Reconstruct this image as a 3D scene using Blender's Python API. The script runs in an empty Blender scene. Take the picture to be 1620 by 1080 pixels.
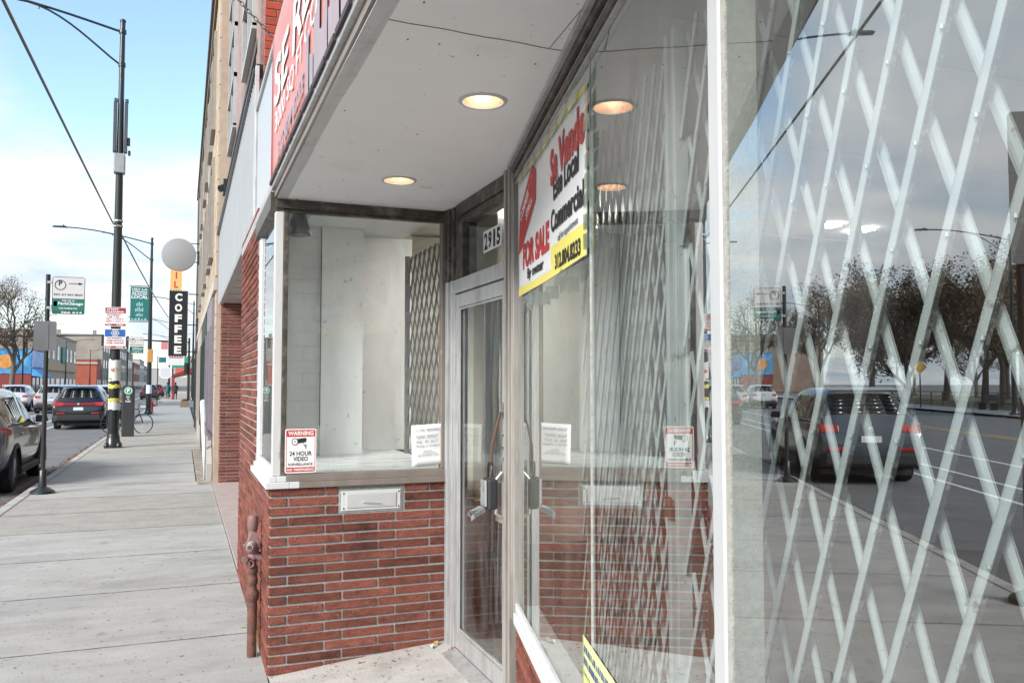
import bpy, bmesh, math, random
from math import sin, cos, pi, radians, atan, atan2, sqrt, hypot
from mathutils import Vector, Matrix
random.seed(7)
S = bpy.context.scene
COL = S.collection

# ------------------------------------------------------------------ camera
YAW, PITCH, CAMH = atan(520/1330), atan(67/1330), 1.61
cd = bpy.data.cameras.new('camera'); cam = bpy.data.objects.new('camera', cd); COL.objects.link(cam)
cd.sensor_width = 36; cd.lens = 36*1330/1620; cd.clip_start = .05; cd.clip_end = 3000
cam.location = (0, 0, CAMH)
cam.rotation_euler = (pi/2+PITCH, 0, -YAW)
S.camera = cam
# ------------------------------------------------------------------ world
SUN_EL, SUN_AZ = radians(30), radians(-122)          # azimuth from +Y towards +X
SUNV = Vector((sin(SUN_AZ)*cos(SUN_EL), cos(SUN_AZ)*cos(SUN_EL), sin(SUN_EL)))
w = bpy.data.worlds.new('World'); S.world = w; w.use_nodes = True
nt = w.node_tree; nt.nodes.clear(); N = nt.nodes.new; L = nt.links.new
out = N('ShaderNodeOutputWorld'); bg = N('ShaderNodeBackground'); bg.inputs[1].default_value = .11
sky = N('ShaderNodeTexSky'); sky.sky_type = 'NISHITA'; sky.sun_disc = False
sky.sun_elevation = SUN_EL; sky.sun_rotation = SUN_AZ; sky.altitude = 200; sky.air_density = 1.0; sky.dust_density = .6; sky.ozone_density = 1.5
tc = N('ShaderNodeTexCoord'); sep = N('ShaderNodeSeparateXYZ'); L(tc.outputs['Generated'], sep.inputs[0])
def M(op, a, b=None, c=None, clamp=False):
    n = N('ShaderNodeMath'); n.operation = op; n.use_clamp = clamp
    for i, q in enumerate((a, b, c)):
        if q is None: continue
        if isinstance(q, (int, float)): n.inputs[i].default_value = q
        else: L(q, n.inputs[i])
    return n.outputs[0]
zc = M('MAXIMUM', sep.outputs[2], .0)
den = M('ADD', zc, .12)
cmb = N('ShaderNodeCombineXYZ'); L(M('DIVIDE', sep.outputs[0], den), cmb.inputs[0]); L(M('DIVIDE', sep.outputs[1], den), cmb.inputs[1]); cmb.inputs[2].default_value = 3.1
n1 = N('ShaderNodeTexNoise'); n1.inputs['Scale'].default_value = .75; n1.inputs['Detail'].default_value = 9; n1.inputs['Roughness'].default_value = .52
L(cmb.outputs[0], n1.inputs[0])
n2 = N('ShaderNodeTexNoise'); n2.inputs['Scale'].default_value = 2.4; n2.inputs['Detail'].default_value = 7; n2.inputs['Distortion'].default_value = .4
L(cmb.outputs[0], n2.inputs[0])
# a bank of cloud low over the street ahead, broken blue above it, overcast to the left
azleft = M('MULTIPLY', M('ADD', M('MULTIPLY', sep.outputs[0], -1), -.13), 4.5)
bank = M('MINIMUM', M('MULTIPLY', M('SUBTRACT', .285, sep.outputs[2]), 6), .36)
over = M('ADD', M('MAXIMUM', bank, M('MINIMUM', azleft, .9)), M('MULTIPLY', M('SUBTRACT', n1.outputs[0], .5), 2.1))
cov = M('SMOOTHSTEP', over, 0, 1) if False else None
mr = N('ShaderNodeMapRange'); mr.interpolation_type = 'SMOOTHSTEP'; mr.inputs[1].default_value = -.05; mr.inputs[2].default_value = .42
L(over, mr.inputs[0])
cr = N('ShaderNodeValToRGB'); L(n2.outputs[0], cr.inputs[0])
cr.color_ramp.elements[0].position = .30; cr.color_ramp.elements[0].color = (3.1, 3.7, 4.4, 1)
cr.color_ramp.elements[1].position = .66; cr.color_ramp.elements[1].color = (4.9, 5.0, 5.1, 1)
lp = N('ShaderNodeMix'); lp.data_type = 'RGBA'
L(mr.outputs[0], lp.inputs[0])
sk = N('ShaderNodeMix'); sk.data_type = 'RGBA'; sk.blend_type = 'MULTIPLY'; sk.inputs[0].default_value = 1; L(sky.outputs[0], sk.inputs[6]); sk.inputs[7].default_value = (1.5, 1.5, 1.4, 1)
L(sk.outputs[2], lp.inputs[6]); L(cr.outputs[0], lp.inputs[7])
L(lp.outputs[2], bg.inputs[0]); L(bg.outputs[0], out.inputs[0])
# ------------------------------------------------------------------ sun
sd = bpy.data.lights.new('sun', 'SUN'); sd.energy = 2.6; sd.angle = radians(24); sd.color = (1, .965, .92)
so = bpy.data.objects.new('sun', sd); COL.objects.link(so); so.rotation_euler = SUNV.to_track_quat('Z', 'Y').to_euler()
# ------------------------------------------------------------------ exposure and sampling
S.view_settings.view_transform = 'Standard'; S.view_settings.look = 'None'; S.view_settings.gamma = 1
S.view_settings.exposure = 1.12
S.cycles.max_bounces = 14; S.cycles.transparent_max_bounces = 40; S.cycles.glossy_bounces = 6; S.cycles.diffuse_bounces = 5
S.cycles.caustics_reflective = False; S.cycles.caustics_refractive = False; S.cycles.sample_clamp_indirect = 8
S.cycles.use_denoising = True

# ================================================================== helpers
MATS = {}
def mat(name, col, rough=.7, metal=0, var=.12, scale=6, bump=0, bscale=60, spec=.5, island=0, col2=None, c2pos=(.45, .62), emit=None, estr=0, stretch=None, coat=0, c2scale=2.0, spots=None):
    if name in MATS: return MATS[name]
    m = bpy.data.materials.new(name); m.use_nodes = True; t = m.node_tree; b = t.nodes['Principled BSDF']
    n = t.nodes.new; l = t.links.new
    b.inputs['Roughness'].default_value = rough; b.inputs['Metallic'].default_value = metal
    b.inputs['Specular IOR Level'].default_value = spec
    if coat: b.inputs['Coat Weight'].default_value = coat; b.inputs['Coat Roughness'].default_value = .04
    co = n('ShaderNodeTexCoord'); vec = co.outputs['Object']
    if stretch:
        mp = n('ShaderNodeMapping'); mp.inputs['Scale'].default_value = stretch; l(vec, mp.inputs[0]); vec = mp.outputs[0]
    nz = n('ShaderNodeTexNoise'); nz.inputs['Scale'].default_value = scale; nz.inputs['Detail'].default_value = 8; nz.inputs['Roughness'].default_value = .6; l(vec, nz.inputs[0])
    ra = n('ShaderNodeMapRange'); ra.inputs[1].default_value = .28; ra.inputs[2].default_value = .72; ra.inputs[3].default_value = 1-var; ra.inputs[4].default_value = 1+var; l(nz.outputs[0], ra.inputs[0])
    fac = ra.outputs[0]
    if island:
        g = n('ShaderNodeNewGeometry'); r2 = n('ShaderNodeMapRange'); r2.inputs[3].default_value = 1-island; r2.inputs[4].default_value = 1+island*.75; l(g.outputs['Random Per Island'], r2.inputs[0])
        mu = n('ShaderNodeMath'); mu.operation = 'MULTIPLY'; l(fac, mu.inputs[0]); l(r2.outputs[0], mu.inputs[1]); fac = mu.outputs[0]
    base = n('ShaderNodeRGB'); base.outputs[0].default_value = (*col, 1); bc = base.outputs[0]
    if col2:
        z2 = n('ShaderNodeTexNoise'); z2.inputs['Scale'].default_value = c2scale; z2.inputs['Detail'].default_value = 9; z2.inputs['Roughness'].default_value = .65; l(vec, z2.inputs[0])
        rp = n('ShaderNodeMapRange'); rp.inputs[1].default_value = c2pos[0]; rp.inputs[2].default_value = c2pos[1]; l(z2.outputs[0], rp.inputs[0])
        mx = n('ShaderNodeMix'); mx.data_type = 'RGBA'; l(rp.outputs[0], mx.inputs[0]); l(bc, mx.inputs[6]); mx.inputs[7].default_value = (*col2, 1); bc = mx.outputs[2]
    for sc_, lo_, hi_, cc in (spots or ()):
        z3 = n('ShaderNodeTexNoise'); z3.inputs['Scale'].default_value = sc_; z3.inputs['Detail'].default_value = 3; l(co.outputs['Object'], z3.inputs[0])
        r3 = n('ShaderNodeMapRange'); r3.inputs[1].default_value = lo_; r3.inputs[2].default_value = hi_; l(z3.outputs[0], r3.inputs[0])
        m3 = n('ShaderNodeMix'); m3.data_type = 'RGBA'; l(r3.outputs[0], m3.inputs[0]); l(bc, m3.inputs[6]); m3.inputs[7].default_value = (*cc, 1); bc = m3.outputs[2]
    vm = n('ShaderNodeVectorMath'); vm.operation = 'SCALE'; l(bc, vm.inputs[0]); l(fac, vm.inputs['Scale'])
    l(vm.outputs[0], b.inputs['Base Color'])
    if bump:
        bz = n('ShaderNodeTexNoise'); bz.inputs['Scale'].default_value = bscale; bz.inputs['Detail'].default_value = 6; l(vec, bz.inputs[0])
        bp = n('ShaderNodeBump'); bp.inputs['Strength'].default_value = bump; bp.inputs['Distance'].default_value = .01; l(bz.outputs[0], bp.inputs['Height']); l(bp.outputs[0], b.inputs['Normal'])
    if emit:
        b.inputs['Emission Color'].default_value = (*emit, 1); b.inputs['Emission Strength'].default_value = estr
    MATS[name] = m; return m

def glass(name, base, gain, tint=(.93, .97, .95), rough=0, dust=.06):
    """window glass: clear, mirroring more the flatter it is looked at"""
    m = bpy.data.materials.new(name); m.use_nodes = True; t = m.node_tree; t.nodes.clear(); n = t.nodes.new; l = t.links.new
    o = n('ShaderNodeOutputMaterial'); mx = n('ShaderNodeMixShader'); tr = n('ShaderNodeBsdfTransparent'); gl = n('ShaderNodeBsdfGlossy')
    tr.inputs[0].default_value = (*tint, 1); gl.inputs['Roughness'].default_value = rough; gl.inputs[0].default_value = (.95, .98, .98, 1)
    ge = n('ShaderNodeNewGeometry'); vm = n('ShaderNodeVectorMath'); vm.operation = 'DOT_PRODUCT'; l(ge.outputs['Incoming'], vm.inputs[0]); l(ge.outputs['Normal'], vm.inputs[1])
    ab = n('ShaderNodeMath'); ab.operation = 'ABSOLUTE'; l(vm.outputs['Value'], ab.inputs[0])
    om = n('ShaderNodeMath'); om.operation = 'SUBTRACT'; om.inputs[0].default_value = 1; l(ab.outputs[0], om.inputs[1])
    pw = n('ShaderNodeMath'); pw.operation = 'POWER'; l(om.outputs[0], pw.inputs[0]); pw.inputs[1].default_value = 5
    ma = n('ShaderNodeMath'); ma.operation = 'MULTIPLY_ADD'; ma.use_clamp = True; l(pw.outputs[0], ma.inputs[0]); ma.inputs[1].default_value = gain; ma.inputs[2].default_value = base
    bf = n('ShaderNodeMath'); bf.operation = 'SUBTRACT'; bf.inputs[0].default_value = 1; l(ge.outputs['Backfacing'], bf.inputs[1]); mf = n('ShaderNodeMath'); mf.operation = 'MULTIPLY'; l(ma.outputs[0], mf.inputs[0]); l(bf.outputs[0], mf.inputs[1])
    l(mf.outputs[0], mx.inputs[0]); l(tr.outputs[0], mx.inputs[1]); l(gl.outputs[0], mx.inputs[2])
    co = n('ShaderNodeTexCoord'); mp = n('ShaderNodeMapping'); mp.inputs['Scale'].default_value = (2.2, 2.2, .9); l(co.outputs['Object'], mp.inputs[0])
    z1 = n('ShaderNodeTexNoise'); z1.inputs['Scale'].default_value = 1.6; z1.inputs['Detail'].default_value = 9; z1.inputs['Distortion'].default_value = 1.2; l(mp.outputs[0], z1.inputs[0])
    r1 = n('ShaderNodeMapRange'); r1.inputs[1].default_value = .45; r1.inputs[2].default_value = .75; r1.inputs[3].default_value = 0; r1.inputs[4].default_value = dust; l(z1.outputs[0], r1.inputs[0])
    df = n('ShaderNodeBsdfDiffuse'); df.inputs[0].default_value = (.62, .62, .60, 1); m2 = n('ShaderNodeMixShader'); l(r1.outputs[0], m2.inputs[0]); l(mx.outputs[0], m2.inputs[1]); l(df.outputs[0], m2.inputs[2]); l(m2.outputs[0], o.inputs[0])
    return m

class MB:
    def __init__(s): s.v = []; s.f = []; s.mi = []
    def add(s, vs, fs, mi=0):
        o = len(s.v); s.v += [tuple(p) for p in vs]
        for f in fs: s.f.append([i+o for i in f]); s.mi.append(mi)
        return s
    def poly(s, pts, mi=0): return s.add(pts, [range(len(pts))], mi)
    def box(s, x0, x1, y0, y1, z0, z1, mi=0):
        return s.hexa([(x0,y0,z0),(x1,y0,z0),(x1,y1,z0),(x0,y1,z0),(x0,y0,z1),(x1,y0,z1),(x1,y1,z1),(x0,y1,z1)], mi)
    def hexa(s, p, mi=0):
        return s.add(p, [(3,2,1,0),(4,5,6,7),(0,1,5,4),(1,2,6,5),(2,3,7,6),(3,0,4,7)], mi)
    def ob(s, O, a, b, c, mi=0):
        """box from corner O along the edge vectors a, b, c"""
        O, a, b, c = map(Vector, (O, a, b, c))
        return s.hexa([O, O+a, O+a+b, O+b, O+c, O+a+c, O+a+b+c, O+b+c], mi)
    def prism(s, pts, d, mi=0):
        d = Vector(d); n = len(pts); q = [Vector(p) for p in pts]
        s.add(q+[p+d for p in q], [list(range(n))[::-1], list(range(n, 2*n))]+[(i, (i+1) % n, (i+1) % n+n, i+n) for i in range(n)], mi); return s
    def tube(s, path, r, n=8, mi=0, cap=True):
        path = [Vector(p) for p in path]; k = len(path); rs = r if isinstance(r, (list, tuple)) else [r]*k
        vs = []; ref = None
        for i, p in enumerate(path):
            d = (path[min(i+1, k-1)]-path[max(i-1, 0)]).normalized()
            if ref is None:
                ref = Vector((0, 0, 1)) if abs(d.z) < .9 else Vector((1, 0, 0))
            a = d.cross(ref).normalized(); b = a.cross(d).normalized(); ref = b
            for j in range(n):
                t = 2*pi*j/n; vs.append(p+a*cos(t)*rs[i]+b*sin(t)*rs[i])
        fs = [(i*n+j, i*n+(j+1) % n, (i+1)*n+(j+1) % n, (i+1)*n+j) for i in range(k-1) for j in range(n)]
        if cap: fs += [list(range(n))[::-1], list(range((k-1)*n, k*n))]
        return s.add(vs, fs, mi)
    def cyl(s, p0, p1, r, n=16, mi=0, r1=None): return s.tube([p0, p1], [r, r if r1 is None else r1], n, mi)
    def lathe(s, O, prof, n=20, axis='z', mi=0, cap=None):
        O = Vector(O); vs = []; k = len(prof)
        for r, z in prof:
            for j in range(n):
                t = 2*pi*j/n
                vs.append(O+(Vector((r*cos(t), r*sin(t), z)) if axis == 'z' else Vector((z, r*cos(t), r*sin(t))) if axis == 'x' else Vector((r*sin(t), z, r*cos(t)))))
        fs = [(i*n+j, i*n+(j+1) % n, (i+1)*n+(j+1) % n, (i+1)*n+j) for i in range(k-1) for j in range(n)]
        if cap is None: cap = prof[0] != prof[-1]
        if cap: fs += [list(range(n))[::-1], list(range((k-1)*n, k*n))]
        return s.add(vs, fs, mi)
    def ico(s, c, r, sub=1, sc=(1, 1, 1), mi=0):
        bm = bmesh.new(); bmesh.ops.create_icosphere(bm, subdivisions=sub, radius=r)
        s.add([(c[0]+v.co.x*sc[0], c[1]+v.co.y*sc[1], c[2]+v.co.z*sc[2]) for v in bm.verts], [[v.index for v in f.verts] for f in bm.faces], mi); bm.free(); return s
    def xform(s, fn): s.v = [tuple(fn(Vector(p))) for p in s.v]; return s
    def build(s, name, mats, parent=None, smooth=False, bevel=0, seg=2, fix=True):
        me = bpy.data.meshes.new(name); me.from_pydata(s.v, [], s.f)
        if not isinstance(mats, (list, tuple)): mats = [mats]
        for m in mats: me.materials.append(m)
        for p, i in zip(me.polygons, s.mi): p.material_index = i
        if fix:
            bm = bmesh.new(); bm.from_mesh(me); bmesh.ops.recalc_face_normals(bm, faces=bm.faces); bm.to_mesh(me); bm.free()
        if smooth:
            me.polygons.foreach_set('use_smooth', [True]*len(me.polygons))
            me.set_sharp_from_angle(angle=radians(smooth if smooth > 1 else 40))
        o = bpy.data.objects.new(name, me); COL.objects.link(o)
        if parent is not None:
            o.parent = parent
            if parent.type == 'EMPTY': o.location = -parent.location
        if bevel:
            b = o.modifiers.new('bevel', 'BEVEL'); b.width = bevel; b.segments = seg; b.limit_method = 'ANGLE'; b.angle_limit = radians(40); b.harden_normals = False
        return o

def tag(o, label=None, cat=None, group=None, kind=None):
    if label: o['label'] = label
    if cat: o['category'] = cat
    if group: o['group'] = group
    if kind: o['kind'] = kind
    return o
def thing(name, loc, label, cat, group=None):
    o = bpy.data.objects.new(name, None); COL.objects.link(o); o.location = loc; o.empty_display_size = .2
    return tag(o, label, cat, group)
def kids(o): return [c for c in COL.objects if c.parent is o]
def copy_tree(o, parent=None):
    c = o.copy(); COL.objects.link(c)
    if parent is not None: c.parent = parent
    for k in kids(o): copy_tree(k, c)
    return c

FONTC = {}
def glyphs(txt, bold):
    key = (txt, bold)
    if key not in FONTC:
        c = bpy.data.curves.new('lettering', 'FONT'); c.body = txt; c.size = 1; c.offset = bold; c.resolution_u = 3; c.fill_mode = 'FRONT'
        o = bpy.data.objects.new('lettering', c); me = bpy.data.meshes.new_from_object(o)
        vs = [(v.co.x, v.co.y) for v in me.vertices]; fs = [list(p.vertices) for p in me.polygons]
        bpy.data.objects.remove(o); bpy.data.curves.remove(c); bpy.data.meshes.remove(me)
        xs = [p[0] for p in vs]; ys = [p[1] for p in vs]
        FONTC[key] = (vs, fs, min(xs), max(xs), min(ys), max(ys))
    return FONTC[key]
def text(mb, txt, O, ux, uy, wdt, hgt, mi=0, bold=.0, slant=0, n=(0, 0, 0), lift=.0015):
    """letters filling the rectangle at O (lower left) spanned by unit vectors ux, uy"""
    vs, fs, x0, x1, y0, y1 = glyphs(txt, bold); O, ux, uy, n = map(Vector, (O, ux, uy, n))
    kx = wdt/(x1-x0); ky = hgt/(y1-y0)
    mb.add([O+ux*((x-x0)*kx+slant*(y-y0)*ky)+uy*(y-y0)*ky+n*lift for x, y in vs], fs, mi)

def bricks(mb, O, u, n, W, z0, z1, course=.054, mod=.305, joint=.0125, stag=(0, .1), out=.008, holes=(), seed=1, flip=True):
    """rows of single bricks laid on the plane through O (u across, n outwards), counted down from z1"""
    rnd = random.Random(seed); O, u, n = map(Vector, (O, u, n)); r = 0; z = z1
    while z-course > z0-course*.99:
        za, zb = max(z-course+joint, z0), z; x = -stag[r % len(stag)]*0
        xs = []; off = stag[r % len(stag)]
        x = off-mod if off > 0 else 0
        while x < W:
            a, b = max(x, 0), min(x+mod-joint, W)
            if b-a > .012 and zb-za > .008:
                segs = [(a, b)]
                for h in holes:
                    if zb > h[2] and za < h[3]:
                        ns = []
                        for (p, q) in segs:
                            if q <= h[0] or p >= h[1]: ns.append((p, q))
                            else:
                                if h[0]-p > .02: ns.append((p, h[0]-.006))
                                if q-h[1] > .02: ns.append((h[1]+.006, q))
                        segs = ns
                for (p, q) in segs:
                    d = out+rnd.uniform(-.0015, .002); c = .0022; dz = rnd.uniform(-.0012, .0012); e = [rnd.uniform(-.001, .001) for _ in range(4)]
                    P = lambda xx, zz, dd: O+u*xx+n*dd+Vector((0, 0, zz))
                    back = [P(p+e[0], za+dz, -.004), P(q+e[1], za+dz, -.004), P(q+e[1], zb+dz, -.004), P(p+e[0], zb+dz, -.004)]
                    mid = [P(p+e[0], za+dz, d-c), P(q+e[1], za+dz, d-c), P(q+e[1], zb+dz, d-c), P(p+e[0], zb+dz, d-c)]
                    fr = [P(p+c, za+dz+c+e[2], d), P(q-c, za+dz+c+e[3], d), P(q-c, zb+dz-c+e[3], d), P(p+c, zb+dz-c+e[2], d)]
                    mb.add(back+mid+fr, [(0,1,5,4),(1,2,6,5),(2,3,7,6),(3,0,4,7),(4,5,9,8),(5,6,10,9),(6,7,11,10),(7,4,8,11),(8,9,10,11)], 0)
            x += mod
        r += 1; z -= course
    return mb

# ------------------------------------------------------------------ measured layout
FX, RY, DX = .464, 4.871, 1.49            # street face, side-window wall, door plane
SOF = 2.66
W0 = Vector((1.49, 3.76, 0)); WD = Vector((-sin(radians(13.9)), -cos(radians(13.9)), 0)); WN = Vector((WD.y, -WD.x, 0))
def wp(s, z, off=0): return W0+WD*s+WN*off+Vector((0, 0, z))
UP = Vector((0, 0, 1))
def wbox(mb, s0, s1, z0, z1, o0, o1, mi=0):
    return mb.ob(wp(s0, z0, o0), WD*(s1-s0), WN*(o1-o0), UP*(z1-z0), mi)

# ------------------------------------------------------------------ materials
BRICK = mat('red_brick', (.225, .074, .053), .85, var=.28, scale=16, bump=1.0, bscale=90, island=.36, col2=(.085, .035, .03), c2pos=(.52, .72), c2scale=4.5, spec=.25, stretch=(1, 1, 2.2), spots=((2.6, .67, .80, (.075, .032, .027)), (150, .70, .74, (.5, .44, .4))))
MORT = mat('mortar', (.35, .355, .34), .95, var=.2, scale=40, bump=.5, bscale=150, spec=.2)
ALU = mat('weathered_aluminium', (.52, .53, .53), .42, metal=.55, var=.14, scale=9, col2=(.34, .33, .31), c2pos=(.5, .75), stretch=(6, 6, 1), bump=.05)
WHT = mat('old_white_paint', (.60, .615, .62), .5, var=.07, scale=7, col2=(.48, .46, .42), c2pos=(.6, .72), c2scale=5)
BRZ = mat('dark_bronze_frame', (.085, .075, .062), .45, metal=.35, var=.35, scale=18, col2=(.17, .15, .13), c2pos=(.48, .66), c2scale=9)
SILLB = mat('taupe_sill_metal', (.23, .195, .17), .5, metal=.2, var=.15, scale=9, col2=(.5, .48, .45), c2pos=(.66, .72), c2scale=13)
PLAST = mat('soffit_paint', (.94, .935, .93), .75, var=.03, scale=3, col2=(.80, .77, .71), c2pos=(.60, .78), c2scale=1.6, spots=((5, .68, .74, (.72, .67, .58)), (40, .72, .75, (.5, .47, .42))))
BLACK = mat('black_enamel', (.018, .022, .022), .35, var=.25, scale=8, coat=.2)
CONC = mat('pale_concrete', (.425, .425, .405), .9, var=.10, scale=3.5, bump=.4, bscale=90, island=.09, col2=(.33, .325, .31), c2pos=(.48, .70), c2scale=1.3, stretch=(.7, 1.6, 1), spec=.25, spots=((5, .64, .78, (.29, .28, .265)), (24, .64, .70, (.20, .185, .17)), (3.2, .66, .76, (.40, .33, .28)), (60, .68, .72, (.14, .13, .12))))
CONCT = mat('tan_concrete', (.36, .35, .32), .9, var=.12, scale=3.5, bump=.25, bscale=90, island=.05, col2=(.31, .29, .26), c2pos=(.55, .75), c2scale=1.4, spec=.25, spots=((5, .64, .78, (.29, .28, .265)), (24, .64, .70, (.20, .185, .17)), (3.2, .66, .76, (.40, .33, .28)), (60, .68, .72, (.14, .13, .12))))
ASPH = mat('asphalt', (.17, .172, .176), .85, var=.16, scale=2.2, bump=.4, bscale=110, col2=(.21, .21, .212), c2pos=(.5, .7), c2scale=.5, spec=.3)
LINE = mat('road_paint_white', (.72, .72, .70), .8, var=.1, scale=5)
YELL = mat('road_paint_yellow', (.62, .40, .08), .8, var=.1, scale=5)
PAPER = mat('white_paper', (.80, .81, .81), .8, var=.02, scale=5)
INKB = mat('black_ink', (.015, .015, .015), .6, var=0)
REDP = mat('red_print', (.52, .035, .035), .5, var=.06)
YELP = mat('yellow_print', (.80, .70, .16), .5, var=.06)
WHTP = mat('white_print', (.82, .82, .80), .5, var=.03)
GRNP = mat('teal_sign_green', (.02, .16, .14), .45, var=.06)
BLUP = mat('blue_print', (.03, .13, .42), .5, var=.05)
GLS = glass('shop_glass', .06, .85, tint=(.985, .996, .99))
GLR = glass('splayed_glass', .36, .70, tint=(.95, .985, .975))
GLD = glass('door_glass', .09, .8, tint=(.975, .99, .985))
CHROME = mat('worn_chrome', (.72, .73, .74), .18, metal=1, var=.1)

# ================================================================== ground, road, pavements
g = MB(); g.poly([(-900, -900, -.16), (900, -900, -.16), (900, 1500, -.16), (-900, 1500, -.16)])
tag(g.build('ground', mat('city_ground', (.16, .155, .145), .95, var=.2, scale=.3)), kind='structure')
RZ = -.13
r = MB(); r.poly([(-19.3, -60, RZ), (-2.05, -60, RZ), (-2.05, 900, RZ), (-19.3, 900, RZ)]); r.poly([(-2.05, 67.5, RZ), (40, 67.5, RZ), (40, 87, RZ), (-2.05, 87, RZ)])
tag(r.build('road', ASPH), kind='structure')
pa = MB(); pa.poly([(-7.4, 2, RZ+.004), (-2.3, 2, RZ+.004), (-2.3, 9.2, RZ+.004), (-7.4, 8.6, RZ+.004)])
tag(pa.build('asphalt_patch', mat('dark_asphalt', (.12, .118, .115), .85, var=.15, scale=2, bump=.3)), kind='structure')
ln = MB()
for x, wd in ((-4.9, .1), (-5.75, .1), (-7.55, .12)):
    for y0 in range(-20, 64, 12): ln.poly([(x-wd/2, y0, RZ+.004), (x+wd/2, y0, RZ+.004), (x+wd/2, y0+12, RZ+.004), (x-wd/2, y0+12, RZ+.004)])
for y0 in range(90, 400, 14): ln.poly([(-5.0, y0, RZ+.004), (-4.88, y0, RZ+.004), (-4.88, y0+14, RZ+.004), (-5.0, y0+14, RZ+.004)])
for i in range(9): ln.poly([(-10.6+i*.95, 69, RZ+.004), (-10.1+i*.95, 69, RZ+.004), (-10.1+i*.95, 72, RZ+.004), (-10.6+i*.95, 72, RZ+.004)])
tag(ln.build('lane_markings', LINE), kind='structure')
yl = MB()
for x in (-11.6, -11.9): yl.poly([(x-.06, -40, RZ+.004), (x+.06, -40, RZ+.004), (x+.06, 400, RZ+.004), (x-.06, 400, RZ+.004)])
tag(yl.build('centre_line', YELL), kind='structure')

cb = MB()
for (ya, yb) in ((-40, 67.3), (87.2, 500)):
    y = ya
    while y < yb:
        y2 = min(y+(3.05 if ya < 0 else 12), yb); cb.box(-2.2, -2.055, y+.006, y2-.006, -.3, -.002); y = y2
tag(cb.build('kerb', mat('kerb_concrete', (.42, .415, .39), .9, var=.15, scale=4, bump=.3, col2=(.27, .25, .23), c2pos=(.5, .72), c2scale=2.5), bevel=.018), kind='structure')
joints = [-18, -12, -6, -4.6, -3.1, -1.6, -.1, 1.35, 2.82, 4.3, 5.78, 7.26, 8.74, 10.36, 11.85, 13.4, 14.95, 16.6, 18.3, 20.0, 22.1, 24.25, 26.3, 28.4, 30.6, 33, 36, 39, 42, 46, 50, 54, 58, 62, 67.4]
for nm, sel, mt in (('pavement', lambda a: not (10.3 < a < 13.3 or a > 19.9), CONC), ('old_pavement', lambda a: 10.3 < a < 13.3 or a > 19.9, CONCT)):
    sw = MB()
    for a, b in zip(joints, joints[1:]):
        if sel(a):
            xr_ = FX if not (14.3 < (a+b)/2 < 22.8) else .23
            sw.box(-2.047, xr_-.004, a+.0005, b-.0005, -.15, 0)
    tag(sw.build(nm, mt), kind='structure')
jn = MB(); rj = random.Random(17)
for y in joints[1:-1]:
    x0 = -2.045; x1 = FX-.006 if not (14.3 < y < 22.8) else .23; k = 40; wl = [(rj.uniform(.003, .0075)+max(0, y-9)*.0006, rj.uniform(-.002, .002)) for _ in range(k+1)]
    for i in range(k):
        a, b = x0+(x1-x0)*i/k, x0+(x1-x0)*(i+1)/k
        jn.poly([(a, y+wl[i][1]-wl[i][0], .0025), (b, y+wl[i+1][1]-wl[i+1][0], .0025), (b, y+wl[i+1][1]+wl[i+1][0], .0025), (a, y+wl[i][1]+wl[i][0], .0025)])
for i in range(60): a, b = -2+i*1.1, -2+(i+1)*1.1; jn.poly([(-2.054, a, .0025), (-2.04, a, .0025), (-2.04-rj.uniform(0, .006), b, .0025), (-2.054, b, .0025)])
cx_ = [(-.25, 4.15), (-.2, 4.25), (-.24, 4.4), (-.16, 4.55), (-.19, 4.7), (-.1, 4.78)]
for (a, b), (c, d) in zip(cx_, cx_[1:]): jn.poly([(a-.004, b, .0025), (a+.004, b, .0025), (c+.004, d, .0025), (c-.004, d, .0025)])
tag(jn.build('pavement_joints', mat('joint_dirt', (.155, .145, .125), .95, var=.35, scale=30)), kind='structure')
sw = MB()
for y in range(88, 200, 4): sw.box(-2.047, 3, y+.01, y+4-.01, -.15, 0)
tag(sw.build('far_corner_pavement', CONC), kind='structure')
sw = MB(); sw.box(-2.05, FX, -18, 67.4, -.158, -.007); tag(sw.build('pavement_bed', mat('dirt', (.025, .022, .02), .95)), kind='structure')
ap = MB()
for a, b in ((14.45, 16.2), (16.2, 17.4), (17.4, 19.6), (19.6, 22.4)): ap.box(.245, FX+.1, a+.012, b-.012, -.1, .006+random.uniform(0, .012))
tag(ap.build('entrance_apron', mat('old_apron_concrete', (.33, .29, .24), .95, var=.25, scale=5, bump=.5, col2=(.2, .17, .14), c2scale=3), bevel=.01), kind='structure')
fs = MB(); fs.box(-23.3, -19.3, -60, 500, -.2, 0); fs.box(-19.42, -19.3, -60, 500, -.25, -.001)
tag(fs.build('far_pavement', CONC), kind='structure')
pk = MB(); pk.box(-70, -23.3, -20, 118, -.2, .01)
tag(pk.build('park_lawn', mat('dry_grass', (.12, .125, .06), .95, var=.3, scale=3, col2=(.16, .11, .06))), kind='structure')
# recess floors
ef = MB(); zf = lambda x: .004+.096*max(0, min(1, (x-.47)/1.0))
E1 = [(FX, RY+.02), (DX+.06, RY+.02), (DX+.06, 3.7), (FX+.0, -.6)]
ef.poly([(x, y, zf(x)) for x, y in ((FX+.002, RY+.02), (1.0, RY+.02), (1.0, 1.6), (FX+.002, -.5))])
ef.poly([(x, y, zf(x)) for x, y in ((1.0, RY+.02), (DX+.08, RY+.02), (DX+.08, 3.6), (1.0, 1.6))])
tag(ef.build('entry_floor', mat('entry_concrete', (.47, .455, .43), .9, var=.18, scale=4, bump=.35, bscale=70, col2=(.27, .25, .23), c2pos=(.5, .74), c2scale=2.2, spec=.25, spots=((5, .64, .78, (.29, .28, .265)), (24, .64, .70, (.20, .185, .17)), (3.2, .66, .76, (.40, .33, .28)), (60, .68, .72, (.14, .13, .12))))), kind='structure')
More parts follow.
